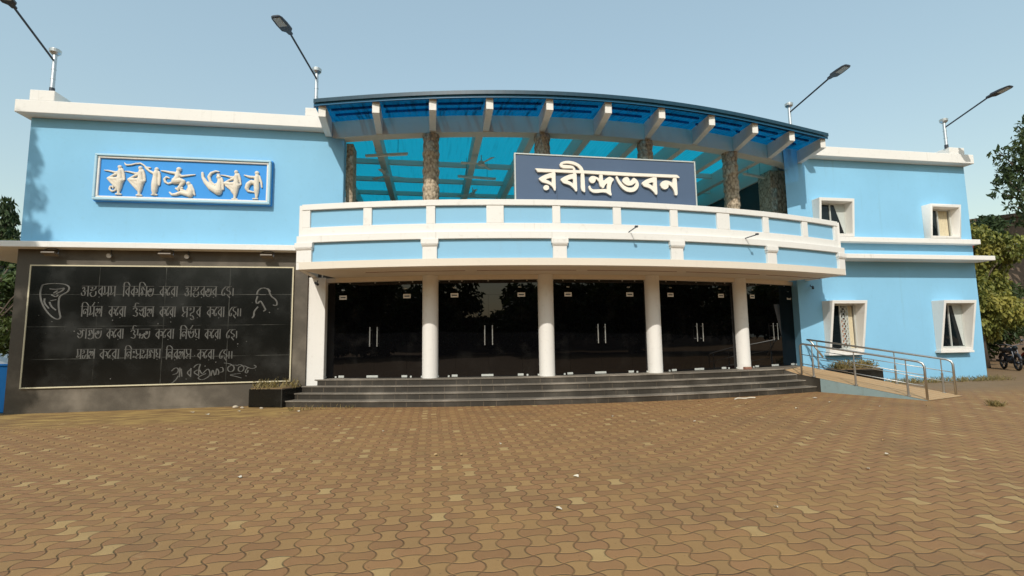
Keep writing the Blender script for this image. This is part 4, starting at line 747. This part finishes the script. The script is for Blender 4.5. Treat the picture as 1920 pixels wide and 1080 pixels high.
lamp((-9.37,13.14,7.84), 1.02, (-9.27,11.78,9.13), (-9.22,11.27,9.20), 'roof lamp at the far left end of the parapet, its head cut by the frame')
lamp((-3.12,13.14,7.80), 1.06, (-3.34,11.5,8.88), (-3.52,10.92,8.92), 'roof lamp beside the left end of the blue canopy')
lamp((11.30,13.14,7.567), 1.28, (11.24,11.5,8.89), (11.30,10.90,8.95), 'roof lamp rising behind the right end of the blue canopy')
lamp((17.28,13.2,7.80), .92, (17.20,11.82,8.89), (17.25,11.2,8.95), 'roof lamp at the right end of the right parapet')
# spotlights under the left cornice
for x, lb in ((-8.98,'rusty flat floodlight under the left cornice above the leaf shaped drawing'), (-6.48,'flat floodlight under the left cornice above the middle of the verse'), (-4.15,'flat floodlight under the left cornice near its right end')):
    t = thing('floodlight', lb, 'floodlight', (x, 13.0, 3.79), 'floodlights under the left cornice')
    obj('lamp_box', MB().add([(-.14,-.14,-.03),(.14,-.14,-.03),(.14,.03,-.09),(-.14,.03,-.09),(-.14,-.13,.0),(.14,-.13,.0),(.14,.05,-.05),(-.14,.05,-.05)], [(3,2,1,0),(4,5,6,7),(0,1,5,4),(1,2,6,5),(2,3,7,6),(3,0,4,7)]), M['rust'], t, loc=(0,0,0))
    obj('bracket', MB().tube([(-.15,-.02,-.04),(-.15,.0,.07),(-.05,.0,.095),(.05,.0,.095),(.15,.0,.07),(.15,-.02,-.04)], .010, 5), M['dark'], t, loc=(0,0,0))
for x, lb in ((-7.79,'small round lamp holder between the first two floodlights'), (-6.06,'small round lamp holder just right of the middle floodlight')):
    t = thing('lamp_holder', lb, 'lamp holder', (x, 13.1, 3.76), 'lamp holders under the left cornice')
    obj('cup', MB().tube([(0,-.06,-.03),(0,-.03,-.02),(0,.06,0)], [.055,.05,.02], 12), M['galv'], t, loc=(0,0,0)); obj('stem', MB().tube([(0,.03,0),(0,.03,.13)], .01, 5), M['dark'], t, loc=(0,0,0))
def cctv(loc, d, lb):
    t = thing('security_camera', lb, 'camera', loc); d = Vector(d).normalized()
    obj('housing', MB().tube([d*-.09, d*.08, d*.1], [.034,.034,.03], 12), M['dark'], t, loc=(0,0,0)); obj('lens_ring', MB().tube([d*.1, d*.104], [.024,.024], 10), M['black'], t, loc=(0,0,0))
    obj('arm', MB().tube([Vector((0,0,0)), Vector((0,.10,.06)), Vector((0,.10,.10))], .012, 6), M['dark'], t, loc=(0,0,0))
cctv((-2.95,13.02,3.06), (.5,-.8,-.3), 'small dark camera on the white pilaster at the left end of the doors')
cctv((11.72,13.22,3.02), (-.6,-.7,-.35), 'small dark camera on the blue wall right of the doors')
for aa, z, dx, lb in ((.0262,4.07,.0,'bare bent bracket sticking out of the middle of the balcony'), (.1690,4.03,.03,'bare bent bracket sticking out of the right part of the balcony')):
    p = P(CB, RB, aa, z); n_ = Vector((math.sin(aa), -math.cos(aa), 0))
    t = thing('bracket', lb, 'bracket', p, 'bare brackets on the balcony front')
    obj('rod', MB().tube([(0,0,-.03), n_*.015+Vector((0,0,.0)), n_*.42+Vector((dx,0,.03))], .013, 6), M['dark'], t, loc=(0,0,0)); e = n_*.42+Vector((dx,0,.03)); obj('end_plate', MB().box(e.x-.03,e.x+.035,e.y-.02,e.y+.03,e.z-.01,e.z+.03), M['dark'], t, loc=(0,0,0))
# tube lights and fans upstairs
for p0, p1, lb in (((-1.92,14.05,6.9),(-.72,13.74,6.9),'cream tube light hanging left of the first stone column'), ((.83,15.5,6.9),(2.09,15.63,6.9),'tube light hanging in the gap left of the sign board'), ((10.2,14.1,6.9),(11.25,14.4,6.9),'tube light hanging between the last stone column and the right pillar')):
    p0, p1 = Vector(p0), Vector(p1); c = (p0+p1)/2; t = thing('tube_light', lb, 'tube light', c, 'tube lights under the gallery roof'); d = (p1-p0)/2
    obj('tube', MB().tube([-d, d], .024, 8), M['tubew'], t, loc=(0,0,0)); obj('batten', MB().tube([-d*1.02+Vector((0,0,.045)), d*1.02+Vector((0,0,.045))], .028, 6), M['beam'], t, loc=(0,0,0))
    for s in (-.55, .55): obj('hanger', MB().tube([d*s+Vector((0,0,.05)), d*s+Vector((0,0,.68))], .006, 4), M['dark'], t, loc=(0,0,0))
for i, (p, r_, lb) in enumerate((((-1.47,15.55,6.86),.3,'grey ceiling fan left of the first stone column'), ((1.46,14.1,6.86),1.0,'ceiling fan nearest the ring beam, left of the sign board'), ((1.46,17.3,6.86),.6,'ceiling fan farther back, left of the sign board'))):
    t = thing('ceiling_fan', lb, 'ceiling fan', p, 'ceiling fans under the gallery roof')
    obj('motor', MB().cyl(0,0,-.05,.07,.12,.09,16), M['beam'], t, loc=(0,0,0)); obj('rod', MB().cyl(0,0,.07,.27,.015,n=8), M['beam'], t, loc=(0,0,0))
    for b in range(3):
        a = r_+b*2*PI/3; ca, sa = math.cos(a), math.sin(a); m = MB()
        def q(u, v, z): return (ca*u-sa*v, sa*u+ca*v, z)
        m.add([q(.1,-.03,.0),q(.62,-.07,-.01),q(.62,.07,.02),q(.1,.03,.01),q(.1,-.03,.01),q(.62,-.07,.0),q(.62,.07,.03),q(.1,.03,.02)], [(3,2,1,0),(4,5,6,7),(0,1,5,4),(1,2,6,5),(2,3,7,6),(3,0,4,7)])
        obj('blade', m, M['beam'], t, loc=(0,0,0))

# ---------------------------------------------------------------- ramp, handrails, planters, brick
rp = thing('ramp', 'tan tiled wheelchair ramp falling to the forecourt at the right end of the steps', 'ramp', (11.5, 11.5, 0))
T = [(9.90,12.62,.607),(10.24,12.36,.46),(11.37,9.66,.012),(12.90,10.10,.012),(11.40,13.33,.585),(11.27,13.33,.607)]
m = MB(); m.add(T, [(0,1,5),(1,4,5),(1,2,3),(1,3,4)]); obj('ramp_surface', m, M['ramp'], rp)
m = MB(); m.add([(9.905,12.62,.603),(10.238,12.365,.457),(10.238,12.365,-.1),(9.905,12.62,-.1)], [(3,2,1,0)]); m.add([(10.238,12.365,.457),(10.47,11.81,.365),(10.47,11.81,-.1),(10.238,12.365,-.1)], [(3,2,1,0)])
obj('ramp_cheek', m, M['step_riser'], rp)
m = MB(); m.add([(10.47,11.81,.365),(11.366,9.667,.006),(11.366,9.667,-.1),(10.47,11.81,-.1)], [(3,2,1,0)]); m.add([(12.88,10.11,.004),(11.40,13.32,.575),(11.40,13.32,-.1),(12.88,10.11,-.1)], [(3,2,1,0)])
obj('ramp_side', m, M['rampside'], rp)
def rail(pts_, zs, hts, lb, loop=False):
    t = thing('handrail', lb, 'handrail', (pts_[0][0], pts_[0][1], 0), 'handrails of the ramp')
    A_, B_ = Vector(pts_[0]), Vector(pts_[-1]); zA, zB = zs[0], zs[-1]; H_ = .86
    top = []
    a3 = Vector((A_.x, A_.y, zA)); b3 = Vector((B_.x, B_.y, zB))
    if not loop: top += [a3, a3+Vector((0,0,H_-.07)), a3+Vector((0,0,H_-.02))+(b3-a3).normalized()*.03]
    top += [a3+Vector((0,0,H_))+(b3-a3).normalized()*.08, b3+Vector((0,0,H_))-(b3-a3).normalized()*.12, b3+Vector((0,0,H_-.03))-(b3-a3).normalized()*.03, b3+Vector((0,0,H_-.10)), b3]
    if loop:
        e_ = a3+(b3-a3)*.13
        top = [e_+Vector((-.02,0,.40)), a3+Vector((.05,-.1,H_-.06)), a3+Vector((0,0,H_))]+top
    obj('top_rail', MB().tube(top, .026, 10), M['steel'], t, smooth=True)
    for f in hts:
        p = a3.lerp(b3, f); pm = MB().tube([p, p+Vector((0,0,.50))], .024, 8); pm.tube([p+Vector((0,0,.50)), p+Vector((0,0,H_))], .013, 6); pm.cyl(p.x, p.y, p.z-.01, p.z+.015, .05, n=12); obj('post', pm, M['steel'], t, smooth=False)
    for h in (.30, .56): obj('mid_rail', MB().tube([a3+Vector((0,0,h))+(b3-a3)*(.10 if loop else 0), b3+Vector((0,0,h))], .011, 6), M['steel'], t, smooth=True)
rail([(10.30,12.26),(11.41,9.72)], [.455,.02], [.113,.478,.872], 'steel ramp handrail nearest the steps')
rail([(11.34,13.2),(12.82,10.20)], [.555,.02], [.084,.646,.932], 'steel ramp handrail farthest from the steps, near the blue wall', True)
for poly, zt, lb, nm, nn in (([(-4.42,12.86),(-3.57,12.58),(-3.24,13.145),(-4.42,13.145)], .44, 'black granite planter of dry weeds at the left end of the steps', 'left', 120), ([(12.0,12.72),(13.46,12.72),(13.46,13.30),(12.0,13.30)], .50, 'black granite planter of dry grass under the barred lower window', 'right', 420)):
    cx = sum(p[0] for p in poly)/4; cy = sum(p[1] for p in poly)/4
    t = thing('planter', lb, 'planter', (cx, cy, 0), 'granite planters against the hall')
    obj('box', MB().prism(poly, 0, zt), M['gran_black'] if nm == 'right' else M['gran_brown'] , t, .01)
    if nm == 'left': t.children[0].data.materials[0] = M['gran_black']
    q = [(cx+(p[0]-cx)*.93, cy+(p[1]-cy)*.86) for p in poly]; obj('soil', MB().prism(q, zt-.02, zt+.02), M['soil'], t)
    r3 = random.Random(len(poly)*7+nn); m = MB(); xs_ = [p[0] for p in q]; ys_ = [p[1] for p in q]
    for _ in range(nn):
        x = r3.uniform(min(xs_), max(xs_)); y = r3.uniform(min(ys_)+.05, max(ys_)); h = r3.uniform(.08,.30)*(1 if nm == 'right' else .9); a = r3.uniform(0,6.28); l = r3.uniform(.02,.16)
        w_ = r3.uniform(.004,.010); e_ = Vector((math.cos(a)*l, math.sin(a)*l, h)); s_ = Vector((-math.sin(a),math.cos(a),0))*w_; b_ = Vector((x,y,zt))
        m.add([b_-s_, b_+s_, b_+e_*.6+s_+Vector((0,0,.03)), b_+e_], [(0,1,2,3)])
        if r3.random() < (.7 if nm == 'right' else .3):
            for _ in range(3):
                c = b_+e_*r3.uniform(.4,1)+Vector((r3.uniform(-.03,.03),r3.uniform(-.03,.03),0)); d1 = Vector((r3.uniform(-1,1),r3.uniform(-1,1),r3.uniform(-.5,1))).normalized()*.03; d2 = Vector((r3.uniform(-1,1),r3.uniform(-1,1),r3.uniform(-1,1))).normalized()*.016
                m.add([c-d1, c+d2, c+d1, c-d2], [(0,1,2,3)])
    tag(obj('dry_weeds', m, M['dryplant'], None), 'dry straw coloured weeds growing in the planter '+('by the steps' if nm == 'left' else 'under the barred window'), 'plant', kind='stuff')
b = thing('brick', 'single reddish brick lying on the top step by the last glass door', 'brick', (8.86, 12.60, .604), rz=.2)
obj('brick_body', MB().box(-.12,.12,-.05,.05,0,.07), M['brick'], b, .006, loc=(0,0,0)); obj('mortar', MB().box(-.10,.08,-.04,.03,.0701,.08), M['scrap'], b, loc=(0,0,0))

# ---------------------------------------------------------------- litter and grass
r4 = random.Random(11)
from_px = [(1.7,5.6),(2.2,6.2),(1.1,7.5),(.3,6.9),(2.9,7.9),(3.6,9.3),(5.4,9.8),(4.8,8.4),(.1,7.0),(-.9,8.8),(7.2,10.3),(8.3,10.6),(9.0,9.9),(9.6,9.2),(8.8,8.9),(7.6,9.4),(10.6,9.0),(12.2,8.8),(13.0,8.9),(6.6,6.3),(5.9,5.5),(1.2,4.5),(-1.8,9.6),(-3.0,11.8),(-3.3,11.5),(-4.3,12.2),(-4.9,11.9),(-5.5,12.3),(-2.2,6.4),(-4.0,5.2),(5.0,5.0),(3.1,4.1),(9.4,10.7),(6.3,10.9),(14.5,9.4)]
def scrap_mesh(r_, big):
    s_ = r_.uniform(.018,.042)*(1.5 if big else 1); m = MB(); n = 6
    ring_ = [(s_*r_.uniform(.6,1.3)*math.cos(k*2*PI/n), s_*.7*r_.uniform(.6,1.3)*math.sin(k*2*PI/n), r_.uniform(.006,.03)) for k in range(n)]
    vs = ring_+[(x*.85,y*.85,z-.005) for x,y,z in ring_]+[(0,0,.012),(0,0,.006)]
    fs = [(k,(k+1)%n,2*n) for k in range(n)]+[(n+(k+1)%n,n+k,2*n+1) for k in range(n)]+[(k,n+k,n+(k+1)%n,(k+1)%n) for k in range(n)]
    return m.add(vs, fs)
for i, (x, y) in enumerate(from_px):
    dry = r4.random() < .35
    o = obj('dead_leaf' if dry else 'scrap', scrap_mesh(r4, y > 10), M['leafdry'] if dry else M['scrap'], loc=(x+r4.uniform(-.1,.1), y+r4.uniform(-.1,.1), .004), rot=r4.uniform(0,6))
    if dry: tag(o, 'small curled dry leaf lying on the pavers', 'leaf', 'dry leaves scattered on the pavers')
    else: tag(o, 'small pale scrap lying on the pavers', 'scrap', 'pale scraps scattered on the pavers')
o = obj('twig', MB().tube([(0,0,.015),(.12,.05,.03),(.3,.03,.02),(.5,.1,.025),(.62,.09,.02)], .018, 6), M['scrap'], loc=(7.35,11.02,.0)); tag(o, 'pale crooked stick on the pavers in front of the steps', 'stick')
for (x, y, s_, lb) in ((-4.7,12.82,.055,'large pale broken lump at the foot of the granite wall'), (-4.0,12.50,.035,'small white stone in front of the left planter'), (-4.5,12.70,.035,'rounded pale stone beside the left planter')):
    m = MB().ball((0,0,s_*.6), s_, 1.2,.8,.7, 8, 5); m.v = [(a*r4.uniform(.8,1.2), b_*r4.uniform(.8,1.2), c*r4.uniform(.85,1.1)) for a,b_,c in m.v]; tag(obj('stone', m, M['brick2'], loc=(x,y,0)), lb, 'stone')
def grass(x0, x1, y0, y1, n, h, seed):
    r5 = random.Random(seed); m = MB()
    for _ in range(n):
        x, y = r5.uniform(x0,x1), r5.uniform(y0,y1); a = r5.uniform(0,6.28); l = r5.uniform(.3,.9)*h; hh = r5.uniform(.3,1)*h; w_ = .006
        s_ = Vector((-math.sin(a)*w_, math.cos(a)*w_, 0)); b_ = Vector((x,y,-.01)); e_ = Vector((math.cos(a)*l*.7, math.sin(a)*l*.7, hh))
        m.add([b_-s_, b_+s_, b_+e_*.6+s_*.8+Vector((0,0,.02)), b_+e_], [(0,1,2,3)])
    return m
tag(obj('grass_tuft', grass(11.74,11.96,8.55,8.75,130,.16,2), M['dryplant']), 'dry straw coloured grass tuft on the pavers in front of the ramp', 'grass')
tag(obj('wall_grass', grass(13.6,18.6,12.9,13.33,900,.22,3), M['dryplant']), 'dry grass growing along the foot of the right blue wall', 'grass', kind='stuff')
tag(obj('step_grass', grass(-3.3,-1.8,11.9,12.15,60,.14,4), M['dryplant']), 'few dry weeds along the foot of the steps', 'grass', kind='stuff')

# ---------------------------------------------------------------- trees
def leaves(blobs, n, size, seed, droop=.3, asp=.45):
    g = np.random.default_rng(seed); B = np.array([b[:6] for b in blobs], float); wgt = B[:,3]*B[:,4]*B[:,5]; idx = g.choice(len(B), n, p=wgt/wgt.sum())
    d = g.normal(size=(n,3)); d /= np.linalg.norm(d,axis=1)[:,None]; rad = g.uniform(.25,1.08,n)**.55
    c = B[idx,:3]+d*B[idx,3:6]*rad[:,None]
    ax = d*.6+g.normal(size=(n,3))*.8; ax[:,2] -= droop*2; ax /= np.linalg.norm(ax,axis=1)[:,None]
    s = np.cross(ax, g.normal(size=(n,3))); s /= np.linalg.norm(s,axis=1)[:,None]+1e-9
    L = size*g.uniform(.6,1.25,n)[:,None]; W_ = L*asp
    nn = np.cross(ax, s)
    v = np.stack([c-ax*L*.5, c+s*W_*.5+nn*L*.08, c+ax*L*.5, c-s*W_*.5+nn*L*.08], 1).reshape(-1,3)
    m = MB(); m.v = [tuple(p) for p in v]; m.f = [(4*i,4*i+1,4*i+2,4*i+3) for i in range(n)]; return m
def tree(name, label, base, blobs, n, size, mat, trunk_r, seed, group=None, droop=.3, asp=.45, cat='tree', limbs=None):
    t = thing(name, label, cat, base, group); b0 = Vector(base); r6 = random.Random(seed)
    m = MB(); topz = max(b[2] for b in blobs); pts = [b0+Vector((0,0,-.1)), b0+Vector((r6.uniform(-.1,.1),r6.uniform(-.1,.1),(topz-b0.z)*.35)), b0+Vector((r6.uniform(-.2,.2),r6.uniform(-.2,.2),(topz-b0.z)*.65))]
    top = Vector((sum(b[0] for b in blobs)/len(blobs), sum(b[1] for b in blobs)/len(blobs), topz)); pts.append(pts[-1].lerp(top, .9))
    m.tube(pts, [trunk_r, trunk_r*.8, trunk_r*.5, trunk_r*.15], 8)
    for b in blobs:
        c = Vector(b[:3]); k = pts[1].lerp(pts[2], r6.random()); mid = k.lerp(c, .5)+Vector((0,0,.2)); m.tube([k, mid, c], [trunk_r*.38, trunk_r*.22, trunk_r*.07], 6)
    obj('trunk', m, M['bark'], t, smooth=True)
    obj('crown', leaves(blobs, n, size, seed, droop, asp), mat, t)
    return t
def blobs_in(c, R, n, r0, r1, seed):
    g = random.Random(seed); o = []
    while len(o) < n:
        x, y, z = g.uniform(-1,1), g.uniform(-1,1), g.uniform(-1,1)
        if x*x+y*y+z*z > 1: continue
        r_ = g.uniform(r0, r1); o.append((c[0]+x*R[0], c[1]+y*R[1], c[2]+z*R[2], r_, r_, r_*.75))
    return o
# left: pointed tree and bush beyond the wing
bl_ = []
r7 = random.Random(5)
for i in range(26):
    z = 1.2+i*.235; f = 1-(z-1.0)/6.6
    for q in range(3): a = r7.uniform(0,6.28); rr = .95*f+.05; bl_.append((-16.4+math.cos(a)*rr*.6, 21.3+math.sin(a)*rr*.6, z, .25+.35*f, .25+.35*f, .22))
tree('mast_tree', 'tall pointed dark tree with drooping leaves beyond the left wing', (-16.4,21.3,0), bl_, 5200, .30, M['leafd'], .14, 1, droop=.9, asp=.3)
tree('bush', 'sunlit leafy bush under the cornice at the left edge', (-13.6,17.5,0), blobs_in((-13.6,17.5,2.9), (1.6,1.4,1.9), 16, .4,.75, 3), 4200, .22, M['leaf'], .10, 4)
# the tree in front of the left wing that shades its corner
bl_ = []
for i in range(22):
    z = 7.6+i*.29; f = min(1, (14.2-z)/3.2+.25)
    if 11.1 < z < 12.25: continue
    for q in range(2): a = r7.uniform(0,6.28); rr = .75*f; bl_.append((-13.2+math.cos(a)*rr, 5.6+math.sin(a)*rr, z, .55*f+.1, .55*f+.1, .36))
tree('shade_tree', 'slender tall tree before the left corner, throwing a leafy shadow on the wall', (-13.2,5.6,0), bl_, 9500, .30, M['leafd'], .16, 6, droop=.7, asp=.35)
# right: vine clad growth, tall tree and others
vb = [(22.7+r7.uniform(-.3,2.6), 17+r7.uniform(-.8,1.2), z, .6, .6, .5) for z in [1.6+i*.2 for i in range(22)] for _ in range(2)]
tree('vine_mass', 'dense yellow green climbing vine hanging right of the hall', (23.6,17.4,0), vb, 13000, .20, M['vine'], .14, 8, droop=.8, asp=.6, cat='climbing vine')
tree('leafy_tree', 'dark feathery tree rising behind the vine at the right edge', (24.6,18.6,0), blobs_in((24.2,18.4,6.0), (2.0,1.2,1.5), 14, .4,.75, 9), 3600, .30, M['leafd'], .13, 10, droop=.4, asp=.32)
tree('overhanging_tree', 'tall tree leaning in at the upper right edge against the sky', (32.0,19.5,0), [(28.3,19,9.1,.6,.6,.4),(28.9,19.2,10.1,.7,.7,.5),(29.3,19,8.5,.9,.8,.5),(30.2,19.4,9.6,1.2,1.1,.9),(30.4,19,11.2,1.0,1,.7),(31.6,19.3,8.6,1.2,1,.8),(32,19.2,12.2,1.5,1.3,1.2),(33,19.5,10.2,1.8,1.5,1.3),(29.6,19,10.9,.6,.6,.4),(28.0,19.1,8.4,.5,.5,.3),(28.6,19,7.7,.6,.6,.35),(29.4,19.2,7.2,.7,.6,.4),(28.4,19.3,10.6,.5,.5,.3)], 5200, .33, M['leafd'], .26, 11, droop=.5, asp=.36)
tree('dense_tree', 'dark bushy tree closing the gap behind the parked motorcycles', (27.6,20.8,0), blobs_in((27.4,20.8,3.0), (3.4,1.0,2.7), 24, .7,1.1, 12), 7000, .30, M['leafd'], .16, 13)
# trees across the road behind the photographer (seen only as reflections in the doors)
pr = tree('road_tree', 'round dark tree across the forecourt reflected in the black doors', (-24,-9,0), blobs_in((-24,-9,4.6), (4.6,4.2,4.4), 30, 1.3,2.1, 20), 6500, .75, M['leafd'], .3, 21, 'trees across the forecourt')
for (x, y, s_, rz) in ((-17,-19,1.0,1),(-9.5,-25,.98,2.2),(4.5,-21,1.05,.4),(12,-22,.98,3.0),(20,-19,1.1,1.6),(29,-12,1.05,4.0),(36,-3,1.1,5.0),(42,6,1.0,2.6),(-27,3,1.0,.6),(-3,-24,.52,1.2),(1,-25,.55,3.7),(-21,-14,.95,3.3),(-13,-23,.95,5.5),(8,-26,.9,2)):
    d = dup(pr, (x, y, 0), rz); d.scale = (s_*1.15, s_*1.15, s_)

rw = thing('reflection_filler_wall', 'long dark unseen wall added to darken the low reflections in the black doors', 'wall', (0,-30,0))  # out of view, added to keep the bright horizon out of the door reflections
obj('wall_body', MB().box(-70, 70, -30.2, -30, 0, 3.9), M['brownwall'], rw); obj('coping', MB().box(-70, 70, -30.25, -29.95, 3.902, 4.0), M['brownwall'], rw)
# ---------------------------------------------------------------- left boundary wall, car, right background
bw = thing('boundary_wall', 'bright blue low boundary wall at the left edge of the hall', 'wall', (-11.6, 13.5, 0))
obj('wall_body', MB().box(-14.5, -9.86, 13.35, 13.6, 0, 1.10), M['bluewall'], bw, .03); obj('coping', MB().box(-14.5, -9.86, 13.32, 13.63, 1.102, 1.15), M['bluewall'], bw, .015)
def car(loc, rz, lb):
    t = thing('parked_car', lb, 'car', loc, rz=rz)
    prof = [(-2.0,.35),(-2.05,.75),(-1.75,.88),(-1.0,.95),(-.55,1.38),(.75,1.42),(1.45,1.0),(1.95,.92),(2.05,.6),(2.0,.35)]
    m = MB(); n = len(prof); vs = [(x,-.8,z) for x,z in prof]+[(x,.8,z) for x,z in prof]; m.add(vs, [tuple(range(n-1,-1,-1)), tuple(range(n,2*n))]+[(i,(i+1)%n,n+(i+1)%n,n+i) for i in range(n)])
    obj('body', m, M['carblue'], t, .05, loc=(0,0,0))
    for s in (-1,1):
        m = MB(); y = .803*s; P4 = [(-.85,1.0),(-.48,1.32),(.70,1.36),(1.2,1.02)]
        m.add([(x,y,z) for x,z in P4]+[(x,y-.01*s,z) for x,z in P4], [(0,1,2,3) if s > 0 else (3,2,1,0)]+[(i,4+i,4+(i+1)%4,(i+1)%4) for i in range(4)]); obj('side_window', m, M['wglass'], t, loc=(0,0,0))
        for x in (-1.3,1.3):
            m = MB().tube([(x,.66*s,.31),(x,.82*s,.31)], .31, 18); wh = obj('wheel', m, M['black'], t, loc=(0,0,0)); obj('hub', MB().tube([(x,.80*s,.31),(x,.835*s,.31)], .17, 12), M['steel'], wh, loc=(0,0,0))
        obj('headlight', MB().ball((1.98,.55*s,.72), .13, .5,1,.7), M['lens'], t, loc=(0,0,0))
car((-15.2,18.6,0), .1, 'pale parked car half hidden behind the bright blue boundary wall')
hs = thing('shed', 'weathered brown building with a sloping roof behind the trees at the right', 'building', (32,23,0))
obj('shed_wall', MB().box(27.6, 40, 21.9, 28, 0, 7.2), M['brownwall'], hs)
obj('shed_roof', MB().add([(27.2,21.5,7.25),(40,21.5,9.0),(40,28.2,9.0),(27.2,28.2,7.25),(27.2,21.5,7.45),(40,21.5,9.2),(40,28.2,9.2),(27.2,28.2,7.45)], [(3,2,1,0),(4,5,6,7),(0,1,5,4),(1,2,6,5),(2,3,7,6),(3,0,4,7)]), M['brownwall'], hs)
obj('roof_gable', MB().add([(27.6,21.9,7.2),(40,21.9,7.2),(40,21.9,9.0),(27.6,21.9,7.3)], [(0,1,2,3)]), M['brownwall'], hs)
obj('eave_strip', MB().box(27.5, 40, 21.75, 21.88, 6.3, 6.5), M['alu'], hs)
bk_ = thing('back_wall', 'dark weathered boundary wall behind the vine on the right', 'wall', (24,22.5,0)); obj('wall_body', MB().box(18.3, 27.4, 22.4, 22.7, 0, 6.2), M['brownwall'], bk_); obj('coping', MB().box(18.3, 27.4, 22.35, 22.75, 6.202, 6.3), M['brownwall'], bk_)
pp_ = thing('drain_pipe', 'dark drain pipe down the far edge of the right wing', 'pipe', (18.25,14.0,0)); obj('pipe', MB().tube([(18.25,13.9,.2),(18.25,13.9,6.4),(18.2,13.9,6.55)], .07, 10), M['dark'], pp_)
for z in (1.5,3.4,5.4): obj('clamp', MB().cyl(18.25,13.9,z,z+.05,.085,n=10), M['dark'], pp_)
fl = thing('red_cloth', 'red and white cloth hanging among the leaves right of the upper window', 'cloth', (21.3,15.9,5.05)); 
m = MB(); vs = []
for i in range(7):
    for j in range(5): vs.append((21.12+i*.075, 15.85+.04*math.sin(i*1.3+j), 4.92+j*.085))
m.add(vs, [(i*5+j,(i+1)*5+j,(i+1)*5+j+1,i*5+j+1) for i in range(6) for j in range(4)]); o = obj('cloth_sheet', m, M['redpaint'], fl, smooth=True); sl = o.modifiers.new('thick','SOLIDIFY'); sl.thickness = .008
obj('white_edge', MB().box(21.03,21.115,15.86,15.87,4.93,5.24), M['scrap'], fl)
def bike(loc, rz, lb, paintm):
    t = thing('motorcycle', lb, 'motorcycle', loc, 'motorcycles parked by the vine', rz)
    for x in (-.62,.62):
        tor = MB(); 
        tor.tube([(x+.27*math.cos(a*PI/10), 0, .31+.27*math.sin(a*PI/10)) for a in range(21)], .045, 8); wh = obj('wheel', tor, M['black'], t, loc=(0,0,0), smooth=True)
        sp_ = MB(); sp_.tube([(x,-.05,.31),(x,.05,.31)], .06, 10)
        for a in range(6): sp_.tube([(x,0,.31),(x+.25*math.cos(a*PI/3),0,.31+.25*math.sin(a*PI/3))], .012, 5)
        obj('rim', sp_, M['dark'], wh, loc=(0,0,0))
        obj('mudguard', MB().tube([(x+.34*math.cos(a*PI/8), 0, .31+.34*math.sin(a*PI/8)) for a in range(1,8)], [.05]*7, 8), paintm, t, loc=(0,0,0), smooth=True)
    obj('fuel_tank', MB().ball((.18,0,.80), .2, 1.5,.75,.65, 14, 8), paintm, t, loc=(0,0,0), smooth=True)
    obj('seat', MB().tube([(-.75,0,.80),(-.4,0,.78),(-.05,0,.77)], [.08,.12,.09], 10), M['black'], t, loc=(0,0,0), smooth=True)
    m = MB().tube([(-.62,0,.31),(-.25,0,.6),(.3,0,.68),(.45,0,.75)], .035, 8); m.tube([(-.25,0,.6),(-.1,0,.3),(.25,0,.28),(.42,0,.7)], .03, 8); m.ball((.08,0,.42), .17, 1.1,.8,1, 10, 7); m.tube([(.1,-.14,.3),(-.7,-.16,.36)], [.03,.05], 8); obj('frame', m, M['dark'], t, loc=(0,0,0))
    m = MB(); [m.tube([(.62,s,.31),(.40,s,.92)], .022, 6) for s in (-.08,.08)]; obj('fork', m, M['dark'], t, loc=(0,0,0))
    hb = MB().tube([(.22,-.36,1.02),(.36,-.2,1.04),(.40,0,.97),(.36,.2,1.04),(.22,.36,1.02)], .016, 6); hbo = obj('handlebar', hb, M['dark'], t, loc=(0,0,0)); obj('mirror', MB().ball((.34,.3,1.2), .06, .3,1,.7), M['dark'], hbo, loc=(0,0,0))
    obj('headlight', MB().ball((.53,0,.90), .09, .8,1,1, 10, 6), M['wglass'], t, loc=(0,0,0), smooth=True)
bike((23.3,16.3,0), -2.2, 'dark motorcycle parked close to the corner of the hall', M['dark'])
bike((24.6,16.2,0), -2.0, 'red motorcycle parked at the right edge of the photo', M['redpaint'])
